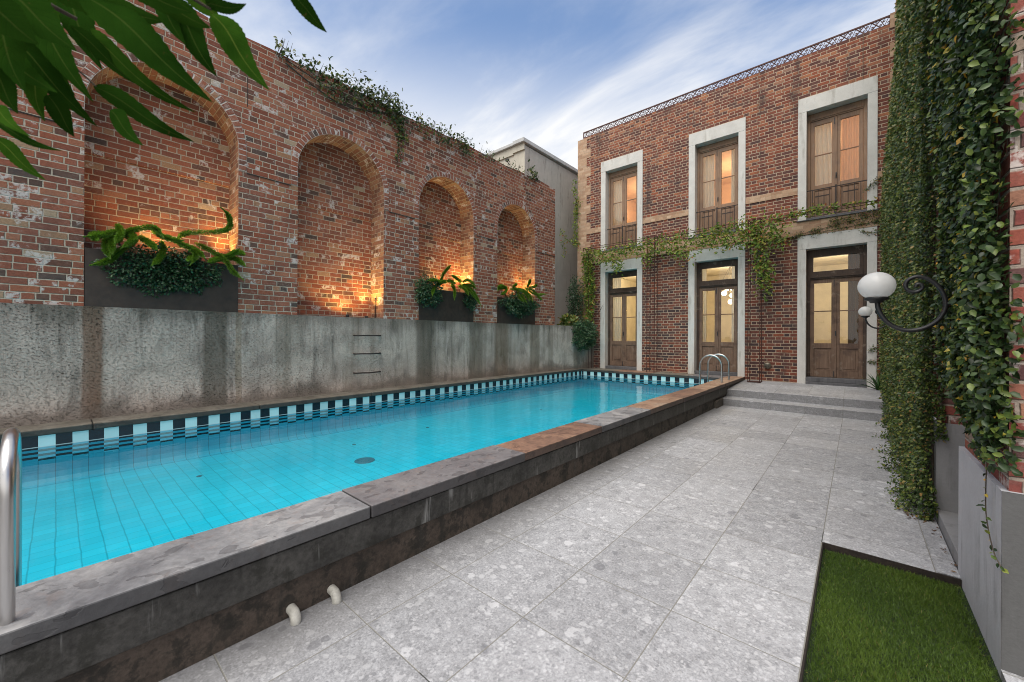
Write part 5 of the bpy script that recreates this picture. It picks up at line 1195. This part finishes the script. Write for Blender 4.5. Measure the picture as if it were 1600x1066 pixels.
mb.face([(XF, 12.6, 0.84), (XF, 8.2, 0.84), (XF, 8.2, 4.5), (XF, 12.6, 4.5)]); mb.face([(XF, 8.2, 4.5), (0.84, 9.2, ZT), (0.84, 12.6, ZT), (XF, 12.6, 4.5)]); mb.face([(XF, 8.2, 4.5), (XF, 8.2, ZT), (0.84, 9.2, ZT)])
mb.face([(XF, 2.95, ZT), (3.5, 2.95, ZT), (3.5, 12.6, ZT), (0.84, 12.6, ZT), (0.84, 9.2, ZT), (XF, 8.2, ZT)])
mb.build('wall', M['pier_brick'], wg)
def rough_box(mb, x0, x1, y0, y1, z0, z1): mb.box(x0, x1, y0, y1, z0, z1)
mb = MB(); mb.face([(0.52, 3.97, -0.06), (0.52, 2.93, -0.06), (0.52, 2.93, 0.842), (0.52, 3.97, 0.842)]); mb.face([(0.52, 2.93, 0.842), (3.5, 2.93, 0.842), (3.5, 2.96, 0.842), (0.52, 2.96, 0.842)])
mb.face([(0.52, 3.97, -0.06), (0.52, 3.97, 0.842), (1.2, 3.97, 0.842), (1.2, 3.97, -0.06)]); mb.face([(0.52, 2.96, 0.842), (0.56, 2.96, 0.842), (0.56, 3.97, 0.842), (0.52, 3.97, 0.842)])
mb.build('plinth', M['plinth_concrete'], wg)
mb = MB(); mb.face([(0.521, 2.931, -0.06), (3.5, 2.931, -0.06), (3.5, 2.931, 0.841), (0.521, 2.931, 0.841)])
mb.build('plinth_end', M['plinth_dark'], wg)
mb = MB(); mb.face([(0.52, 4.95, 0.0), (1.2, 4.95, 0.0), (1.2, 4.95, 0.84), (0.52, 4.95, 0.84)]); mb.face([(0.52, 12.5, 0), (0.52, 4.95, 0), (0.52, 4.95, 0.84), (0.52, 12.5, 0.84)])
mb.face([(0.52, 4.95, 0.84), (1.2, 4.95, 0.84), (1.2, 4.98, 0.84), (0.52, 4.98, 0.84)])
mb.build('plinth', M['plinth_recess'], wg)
mb = MB(); mb.box(0.525, 1.2, 3.972, 4.948, -0.05, 0.10); mb.build('niche_ledge', M['plinth_recess'], wg, bevel=0.004)
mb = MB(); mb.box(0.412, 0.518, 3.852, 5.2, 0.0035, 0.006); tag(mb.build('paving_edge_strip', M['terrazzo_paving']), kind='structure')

def ivy_face(name, lab, P, out, n, leaf, mat, kind, valb=0.0, parent=None, tilt=0.55, aspect=0.6):
    t = thing(name, lab[1], lab[0], 'climbing plant', 'ivy masses on the right wing')
    return t
# near ivy: large leaves on the first pier
t = thing('climbing_ivy', (0.5, 3.45, 0.8), 'large leaved glossy ivy hanging on the nearest brick pier behind the lamp', 'climbing plant', 'ivy on the right wing')
n = 36000
y = RNG.uniform(2.90, 4.10, n); z = 0.55 + RNG.random(n) ** 1.15 * 5.4
bot = 0.93 + 0.05 * np.sin(y * 9) + 0.30 * np.clip((y - 3.2) / 0.8, 0, 1)
ok = z > bot + RNG.random(n) * 0.12; y = y[ok]; z = z[ok]; n = len(y)
thick = (0.05 + 0.05 * np.sin(y * 4.1 + z * 2.3) ** 2 + 0.05 * np.clip((z - 1.8) / 2, 0, 1)) * np.clip((z - 0.8) / 0.5, 0.45, 1)
dep = RNG.random(n) ** 0.6
x = XF - 0.01 - thick * dep - 0.012
edge_in = np.clip((2.97 - y) / 0.07, 0, 1); x = x + edge_in * RNG.random(n) * 0.07
P = np.stack([x, y, z], 1)
A = norm(np.stack([-0.35 + RNG.normal(size=n) * 0.35, RNG.normal(size=n) * 0.75, -0.45 + RNG.normal(size=n) * 0.6], 1))
Nn = norm(np.stack([-1.0 + RNG.normal(size=n) * 0.4, -0.25 + RNG.normal(size=n) * 0.45, 0.55 + RNG.normal(size=n) * 0.4], 1))
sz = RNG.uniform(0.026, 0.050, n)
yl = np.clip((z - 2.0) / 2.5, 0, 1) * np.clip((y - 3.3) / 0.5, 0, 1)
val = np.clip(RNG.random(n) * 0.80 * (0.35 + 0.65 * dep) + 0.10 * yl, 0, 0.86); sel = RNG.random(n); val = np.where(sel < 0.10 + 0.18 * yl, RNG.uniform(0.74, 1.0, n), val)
ne = 2000; ye = RNG.uniform(2.87, 3.02, ne); ze = 0.95 + RNG.random(ne) ** 1.1 * 5.0
xe = XF - 0.14 * np.clip((ze - 0.6) / 0.8, 0.4, 1) + RNG.random(ne) * (0.13 + 0.05 * np.sin(ze * 5.0) + 0.02 * np.sin(ze * 13.0)); ye = np.where(xe > XF, np.minimum(ye, 2.945), ye)
P = np.vstack([P, np.stack([xe, ye, ze], 1)]); A = np.vstack([A, norm(np.stack([RNG.normal(size=ne) * 0.6, -0.3 + RNG.normal(size=ne) * 0.5, -0.5 + RNG.normal(size=ne) * 0.6], 1))])
Nn = np.vstack([Nn, norm(np.stack([-0.5 + RNG.normal(size=ne) * 0.5, -0.8 + RNG.normal(size=ne) * 0.4, 0.4 + RNG.normal(size=ne) * 0.4], 1))])
sz = np.concatenate([sz, RNG.uniform(0.028, 0.05, ne)]); val = np.concatenate([val, np.clip(RNG.random(ne) * 0.8, 0, 0.86)]); n = len(P)
ex = MB()
for k in range(26):
    yy = RNG.uniform(3.08, 4.0); z0 = RNG.uniform(0.95, 1.6); q = [(XF - 0.015, yy, z0)]
    for s in range(7): q.append((XF - 0.015 - RNG.random() * 0.03, q[-1][1] + RNG.normal() * 0.06, q[-1][2] + 0.45))
    ex.tube(q, 0.003, 5)
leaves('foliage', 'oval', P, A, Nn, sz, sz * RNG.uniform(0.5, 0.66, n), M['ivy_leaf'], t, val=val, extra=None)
ex.build('stem', M['bark'], t)
# hanging runner
q = spline([(0.50, 3.09, 0.95), (0.497, 3.09, 0.80), (0.495, 3.07, 0.68), (0.50, 3.02, 0.58), (0.505, 2.95, 0.52), (0.515, 2.89, 0.49)], 22)
mb = MB(); mb.tube([tuple(v) for v in q], 0.0026, 5); mb.build('runner', M['bark'], t)
m = 22; i0 = np.linspace(0, 21, m).astype(int)
leaves('runner_foliage', 'oval', q[i0], norm(RNG.normal(size=(m, 3)) + np.array([-0.3, 0, -0.3])), norm(RNG.normal(size=(m, 3)) * 0.5 + np.array([-1, -0.3, 0.4])), RNG.uniform(0.018, 0.036, m), RNG.uniform(0.01, 0.02, m), M['ivy_leaf'], t)

# far ivy: small leaves over the long wing wall, in vertical ridges
def far_ivy(lab, y0, y1, n, zmax, leaf, endface=False):
    t = thing('climbing_ivy', (0.45, (y0 + y1) / 2, 0), lab, 'climbing plant', 'ivy on the right wing')
    y = RNG.uniform(y0, y1, n); z = RNG.random(n) ** 1.1 * zmax
    ridge = 0.5 + 0.5 * np.sin(y * 9.0 + 0.8 * np.sin(z * 1.3)) * np.cos(y * 3.7 + z * 0.35)
    th = 0.055 + 0.085 * ridge + 0.025 * np.sin(z * 4 + y * 7)
    lump = np.zeros(n)
    for yc_ in (5.15, 5.5, 6.5, 7.4, 8.5, 9.6, 10.6):
        lump = np.maximum(lump, np.exp(-((y - yc_) / 0.20) ** 2) * np.exp(-(z / (0.22 + 0.10 * np.sin(yc_ * 5))) ** 2))
    th = (th + 0.21 * lump * (0.6 + 0.4 * RNG.random(n))) * (1 - 0.55 * np.clip((z - 4) / 4, 0, 1))
    back = 0.056 * np.clip(z - 4.5, 0, 9) * np.clip((y - 8.2) / 1.0, 0, 1)
    dep = RNG.random(n) ** 0.5
    x = 0.525 - th * dep + back
    if endface:
        e = RNG.random(n) < 0.20; x = np.where(e, 0.52 + RNG.random(n) * 0.16 - 0.1, x); y = np.where(e, y0 - 0.10 * dep * (0.5 + 0.5 * np.sin(z * 3 + 1)), y)
        cut = e & (z < 0.7) & (x > 0.50 + 0.03 * np.sin(z * 9)); keep = ~cut
        x, y, z, dep, ridge = x[keep], y[keep], z[keep], dep[keep], ridge[keep]; n = len(x)
    P = np.stack([x, y, z], 1)
    A = norm(np.stack([-0.5 + RNG.normal(size=n) * 0.4, RNG.normal(size=n) * 0.8 - 0.2, -0.4 + RNG.normal(size=n) * 0.6], 1))
    Nn = norm(np.stack([-0.9 + RNG.normal(size=n) * 0.5, -0.45 + RNG.normal(size=n) * 0.5, 0.5 + RNG.normal(size=n) * 0.4], 1))
    hi = np.clip((z - 3) / 4, 0, 1)
    val = np.clip(RNG.random(n) * 0.72 * (0.35 + 0.65 * dep) + 0.22 * ridge * dep + 0.12 * hi + RNG.normal(size=n) * 0.06, 0, 0.9); val = np.where(RNG.random(n) < 0.05, RNG.uniform(0.86, 1.0, n), val)
    s = RNG.uniform(0.7, 1.35, n) * leaf * (1 + 0.5 * hi)
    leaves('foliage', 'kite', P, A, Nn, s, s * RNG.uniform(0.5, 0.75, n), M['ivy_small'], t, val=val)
    mb = MB(); zmax = min(zmax, 4.6)
    for k in range(10):
        yy = y0 + (y1 - y0) * (k + 0.5) / 10; mb.tube([(0.51, yy, 0.02), (0.505, yy + 0.05, zmax * 0.3), (0.51, yy - 0.04, zmax * 0.6), (0.51, yy, zmax * 0.9)], 0.008, 5)
    mb.build('stem', M['bark'], t)
far_ivy('dense small leaved ivy on the second pier, skirt spreading on the paving', 4.95, 6.3, 40000, 6.6, 0.031, True)
far_ivy('dense small leaved ivy on the wing wall between second pier and steps', 6.3, 9.2, 42000, 8.0, 0.036)
far_ivy('dense small leaved ivy on the wing wall beside the steps and right door', 9.2, 12.42, 36000, 9.6, 0.040)

n = 46; lx = RNG.uniform(0.33, 0.515, n); ly = np.where(RNG.random(n) < 0.7, RNG.normal(4.92, 0.07, n), RNG.uniform(3.9, 4.9, n)); lx = np.where(ly < 4.8, RNG.normal(0.50, 0.012, n), lx)
tl = leaves('leaf_litter', 'oval', np.stack([np.minimum(lx, 0.517), ly, np.full(n, 0.011)], 1), norm(np.stack([RNG.normal(size=n), RNG.normal(size=n), RNG.normal(size=n) * 0.12], 1)), norm(np.stack([RNG.normal(size=n) * 0.25, RNG.normal(size=n) * 0.25, np.ones(n)], 1)), RNG.uniform(0.018, 0.034, n), RNG.uniform(0.01, 0.016, n), M['dry_leaf'])
tag(tl, kind='stuff')
# wall lamps with scroll brackets
def wall_lamp(y, sx, z0, lab, gy=0.0):
    gx = 0.105 if sx is None else sx
    t = thing('wall_lamp', (gx, y, z0), lab, 'wall lamp', 'globe wall lamps on the ivy wing')
    r = 0.098; gz = z0
    prof = []
    for k in range(19):
        a = PI * k / 18; prof.append((r * 1.03 * math.sin(a) if k < 18 else 0.0, -r * 0.98 * math.cos(a)))
    prof = [p for p in prof if p[1] > -0.083]; prof = [(0.045, -0.083)] + prof
    gb_ = MB(); gb_.lathe(prof, (gx, y, gz), n=36)
    ORG[t.name] = Vector((gx, y, z0)); gb_.build('globe', M['opal_glass'], t)
    mb = MB(); mb.lathe([(0.0, -0.118), (0.034, -0.118), (0.040, -0.105), (0.062, -0.098), (0.066, -0.088), (0.062, -0.080), (0.04, -0.079)], (gx, y, gz), n=28); mb.build('gallery', M['black_iron'], t)
    W = 0.475                                               # bracket meets the pier here
    pts = [(gx + 0.004, y, gz - 0.112), (gx + 0.012, y, gz - 0.17), (gx + 0.045, y, gz - 0.24), (gx + 0.10, y, gz - 0.292), (gx + 0.165, y, gz - 0.312), (gx + 0.235, y, gz - 0.295), (gx + 0.295, y, gz - 0.245), (gx + 0.325, y, gz - 0.175),
           (gx + 0.325, y, gz - 0.105), (gx + 0.300, y, gz - 0.035), (gx + 0.255, y, gz + 0.022), (gx + 0.205, y, gz + 0.045), (gx + 0.160, y, gz + 0.030), (gx + 0.143, y, gz - 0.010), (gx + 0.160, y, gz - 0.045), (gx + 0.195, y, gz - 0.055), (gx + 0.222, y, gz - 0.035), (gx + 0.218, y, gz - 0.008), (gx + 0.198, y, gz - 0.006), (gx + 0.192, y, gz - 0.022)]
    q = spline(pts, 90); rr = [0.0145 - 0.004 * (k / 89) for k in range(90)]
    mb = MB(); mb.tube([tuple(v) for v in q], rr, 12); mb.build('scroll_bracket', M['black_iron'], t)
    mb = MB(); mb.tube([(gx + 0.325, y, gz - 0.14), (0.54, y, gz - 0.14)], 0.013, 10); mb.box(0.515, 0.545, y - 0.04, y + 0.04, gz - 0.24, gz - 0.04); mb.build('wall_bracket', M['black_iron'], t)
wall_lamp(3.75, 0.105, 1.925, 'white globe wall lamp on black scroll bracket, the nearer of the two on the ivy')
wall_lamp(9.9, 0.125, 2.058, 'white globe wall lamp on black scroll bracket, the farther smaller one by the right door')

# ------------------------------------------------------------------ tree branch in the foreground
br = thing('tree_branch', (-1.0, -0.5, 2.4), 'leafy green tree branch hanging into the upper left corner close to the viewer', 'tree')
BLEAF = [
 ((-1.0327, -0.0663, 2.0498), (-0.9181, 0.0423, 1.8939), 0.0576, 0.27),
 ((-1.0124, -0.0498, 2.1049), (-0.8935, 0.0369, 1.9209), 0.0624, 0.38),
 ((-0.8471, 0.0212, 2.053), (-0.7205, 0.1509, 1.9055), 0.0736, 0.40),
 ((-0.7699, 0.1111, 2.0637), (-0.7444, 0.1614, 1.9588), 0.0539, -0.35),
 ((-0.7613, 0.1573, 2.0619), (-0.6548, 0.2055, 1.9227), 0.0553, 0.04),
 ((-0.7503, 0.1487, 2.0644), (-0.6304, 0.1693, 2.0137), 0.0290, -0.25),
 ((-0.6354, 0.2251, 2.0691), (-0.6384, 0.282, 2.044), 0.0312, 0.24),
 ((-0.9592, 0.0137, 2.0598), (-0.9262, 0.0955, 1.9863), 0.0319, -0.33),
 ((-1.0119, 0.0308, 2.0881), (-0.7972, 0.1454, 1.9162), 0.0430, -0.45),
 ((-1.1242, -0.0731, 1.9273), (-0.9397, 0.0059, 1.8486), 0.0245, -0.26),
 ((-1.0676, -0.0681, 1.8832), (-0.9999, -0.0115, 1.8126), 0.0323, -0.19),
 ((-0.9615, -0.0306, 1.9679), (-0.8883, -0.0116, 1.8693), 0.0345, 0.16),
 ((-0.8985, -0.0094, 1.9133), (-0.9458, 0.0181, 1.8773), 0.0357, 0.17),
 ((-0.9722, 0.0401, 1.9797), (-0.8449, 0.1525, 1.8871), 0.0428, -0.18),
 ((-0.9276, 0.0572, 1.9306), (-0.8384, 0.0882, 1.855), 0.0392, -0.32),
 ((-0.8688, -0.061, 1.9944), (-0.8242, -0.0272, 1.878), 0.0531, 0.09),
 ((-0.8758, -0.0587, 1.9225), (-0.9079, -0.0368, 1.8768), 0.0354, -0.15),
 ((-0.8876, -0.0181, 2.0639), (-0.7911, 0.1099, 2.0368), 0.0625, -0.02),
 ((-0.8644, -0.0504, 2.0243), (-0.7855, 0.017, 1.9386), 0.0702, 0.18),
 ((-0.8974, 0.0063, 2.0908), (-0.8817, 0.1048, 2.0425), 0.0691, -0.43),
 ((-0.7924, 0.0731, 2.0747), (-0.7198, 0.1488, 2.0138), 0.0541, -0.43),
 ((-0.9809, -0.0745, 1.9994), (-0.8328, 0.0004, 1.8944), 0.0551, 0.07),
 ((-0.8191, 0.097, 2.1067), (-0.7484, 0.1242, 1.9893), 0.0476, -0.29),
 ((-1.0398, -0.0726, 1.923), (-0.8798, -0.0232, 1.8389), 0.0290, 0.23),
 ((-1.0995, -0.047, 2.0734), (-1.0407, 0.0153, 1.9567), 0.0540, -0.14),
 ((-0.9213, 0.0622, 2.1113), (-0.8574, 0.1192, 2.0178), 0.0490, 0.25),
 ((-0.8018, -0.0656, 1.9704), (-0.8034, -0.0162, 1.9372), 0.0650, 0.27),
 ((-1.126, -0.0226, 2.077), (-0.9587, 0.0196, 1.9487), 0.0442, 0.40),
 ((-0.9833, -0.0392, 2.1202), (-0.9357, 0.0003, 1.9852), 0.0690, 0.10),
 ((-1.0834, -0.0075, 2.1906), (-0.9407, 0.0489, 1.9973), 0.0707, 0.38),
 ((-1.0284, 0.0372, 2.1888), (-0.9206, 0.0892, 2.0471), 0.0650, -0.16),
 ((-1.0704, -0.0815, 2.1325), (-0.9706, -0.0383, 1.9659), 0.0736, -0.32),
 ((-0.7582, 0.045, 2.0441), (-0.7097, 0.1247, 2.0161), 0.0464, -0.30),
 ((-0.7665, 0.1194, 2.0911), (-0.7991, 0.1781, 2.0864), 0.0461, 0.03),
]
TWIGS = [([(-2.4613, -0.9468, 3.3334), (-1.4434, -0.3271, 2.4442), (-1.0244, -0.0954, 2.1058), (-0.9195, -0.0307, 2.0598), (-0.9223, 0.0199, 2.0546)], 0.007), ([(-1.4006, -0.2899, 2.3992), (-0.9367, -0.0192, 2.145), (-0.7639, 0.1045, 2.07), (-0.7389, 0.1527, 2.054)], 0.005), ([(-1.0537, -0.1209, 2.125), (-1.0241, -0.0951, 1.9895), (-1.0277, -0.0717, 1.9038)], 0.004), ([(-0.9075, 0.0062, 2.1355), (-0.7613, 0.1333, 2.1847), (-0.6476, 0.2321, 2.0835)], 0.004), ([(-0.9336, -0.043, 2.0645), (-0.96, -0.0129, 2.0243), (-0.9283, 0.0411, 1.9621)], 0.003)]

def long_leaf(b, t_, w, roll, curl=0.12):
    b = Vector(b); t_ = Vector(t_); d = (t_ - b); L = d.length; d.normalize()
    view = ((b + t_) / 2 - Vector((0, 0, 1.56))).normalized()
    s = d.cross(view).normalized(); nrm = s.cross(d).normalized()
    s2 = s * math.cos(roll) + nrm * math.sin(roll); n2 = nrm * math.cos(roll) - s * math.sin(roll)
    w = w * 0.80; mb = MB(); P = []; K = 26
    for k in range(K + 1):
        f = k / K; wd = w * (math.sin(PI * f ** 0.72) ** 0.85) * (1 - 0.25 * f) * (1 + (0.05 if k % 2 else -0.02))
        if k == 0: wd = w * 0.04
        if k == K: wd = w * 0.01
        ctr = b + d * (L * f) - n2 * (curl * L * math.sin(PI * f) * 0.5) + s2 * (0.02 * L * math.sin(2 * PI * f))
        P.append([ctr + s2 * (wd * 0.5 * q) + n2 * (abs(q) * wd * 0.10) for q in (-1, -0.5, 0, 0.5, 1)])
    mb.grid(P, True, uv=lambda i, j: (i / K, (j - 2) / 2.0))
    return mb
for (b, t_, w, roll) in BLEAF:
    long_leaf(b, t_, w, roll).build('leaf', M['branch_leaf'], br)
mb = MB()
for tw in TWIGS: mb.tube([tuple(v) for v in spline(tw[0], 24)], [tw[1] * (1 - 0.6 * k / 23) for k in range(24)], 8)
mb.build('branch_wood', M['bark'], br)

# ------------------------------------------------------------------ camera, sky, sun
cam = bpy.data.cameras.new('camera'); co = bpy.data.objects.new('camera', cam); COL.objects.link(co)
cam.sensor_fit = 'HORIZONTAL'; cam.sensor_width = 36.0; cam.lens = 36 * 619 / 1600
yaw = math.atan2(538, 619); ROLL = 0.0040
co.matrix_world = Matrix.Translation((0, 0, 1.56)) @ Matrix.Rotation(yaw, 4, 'Z') @ Matrix.Rotation(PI / 2, 4, 'X') @ Matrix.Rotation(ROLL, 4, 'Z')
cam.shift_y = -6.5 / 1600; cam.clip_start = 0.02; cam.clip_end = 2000
cam.dof.use_dof = True; cam.dof.focus_distance = 6.0; cam.dof.aperture_fstop = 5.6
scene.camera = co
SUN_EL, SUN_AZ = 62, 172        # degrees; azimuth measured from +Y clockwise
sd = Vector((math.sin(R(SUN_AZ)) * math.cos(R(SUN_EL)), math.cos(R(SUN_AZ)) * math.cos(R(SUN_EL)), math.sin(R(SUN_EL))))
sun = bpy.data.lights.new('sun', 'SUN'); so = bpy.data.objects.new('sun', sun); COL.objects.link(so)
sun.energy = 3.2; sun.angle = R(55); sun.color = (1.0, 0.93, 0.83); so.rotation_euler = (-sd).to_track_quat('-Z', 'Y').to_euler(); so.location = (0, -10, 20)
w = bpy.data.worlds.new('World'); scene.world = w; w.use_nodes = True; nt = w.node_tree; nt.nodes.clear()
class WN(Nodes):
    def __init__(s, nt): s.nt = nt
g = WN(nt)
out = g.n('ShaderNodeOutputWorld'); bg = g.n('ShaderNodeBackground'); bg.inputs[1].default_value = 0.10
sky = g.n('ShaderNodeTexSky'); sky.sky_type = 'NISHITA'; sky.sun_disc = False; sky.sun_elevation = R(SUN_EL); sky.sun_rotation = R(SUN_AZ); sky.air_density = 1.0; sky.dust_density = 0.6; sky.ozone_density = 1.5
d = g.n('ShaderNodeTexCoord').outputs['Generated']; dx, dy, dz = g.sep(d)
den = g.m('ADD', g.m('MAXIMUM', dz, 0.0), 0.12)
pxy = g.xyz(g.m('DIVIDE', dx, den), g.m('DIVIDE', dy, den), 0.3)
rot = g.n('ShaderNodeMapping'); rot.inputs['Rotation'].default_value = (0, 0, R(-35)); rot.inputs['Scale'].default_value = (0.65, 1.4, 1.0); g.link(pxy, rot.inputs['Vector'])
c1 = g.noise(rot.outputs[0], 1.9, 8, 0.58, 0.4); c2 = g.noise(pxy, 0.55, 4, 0.5)
cl = g.m('MULTIPLY', g.maprange(c1, 0.42, 0.76), g.maprange(c2, 0.38, 0.60))
hz = g.maprange(g.m('ADD', dz, g.m('MULTIPLY', g.m('SUBTRACT', dx, -0.55), 0.08)), 0.36, 0.64, 1.0, 0.0)
ov = g.maprange(dz, 0.62, 0.92, 0.0, 0.75)                 # unseen bright cloud overhead, added to lift the soft light
back = g.maprange(dy, 0.15, -0.5, 0.0, 0.75)               # and more of this added brightness out of view behind the viewer
veil = g.m('MAXIMUM', g.m('MAXIMUM', g.m('MULTIPLY', hz, 1.12), ov), back)
cf = g.m('ADD', g.m('MULTIPLY', cl, 0.8), g.m('MULTIPLY', veil, g.m('ADD', 0.62, g.m('MULTIPLY', c1, 0.5))), clamp=True)
SKYK = 2.2; CLOUD = (9.9, 10.0, 10.2)
bluesky = g.vm('MULTIPLY', sky.outputs[0], (SKYK, SKYK, SKYK))
cc = g.mix(g.m('MAXIMUM', ov, back), CLOUD, (15.5, 15.0, 14.4))
colr = g.mix(cf, bluesky, cc)
g.link(colr, bg.inputs[0]); g.link(bg.outputs[0], out.inputs[0])

scene.view_settings.view_transform = 'Standard'; scene.view_settings.look = 'None'; scene.view_settings.exposure = 0; scene.view_settings.gamma = 1
scene.render.engine = 'CYCLES'
try:
    scene.cycles.use_denoising = True; scene.cycles.filter_width = 1.0
    scene.cycles.max_bounces = 7; scene.cycles.diffuse_bounces = 4; scene.cycles.glossy_bounces = 3; scene.cycles.transmission_bounces = 4; scene.cycles.transparent_max_bounces = 8
    scene.cycles.caustics_reflective = False; scene.cycles.caustics_refractive = False; scene.cycles.sample_clamp_indirect = 6.0
except Exception: pass
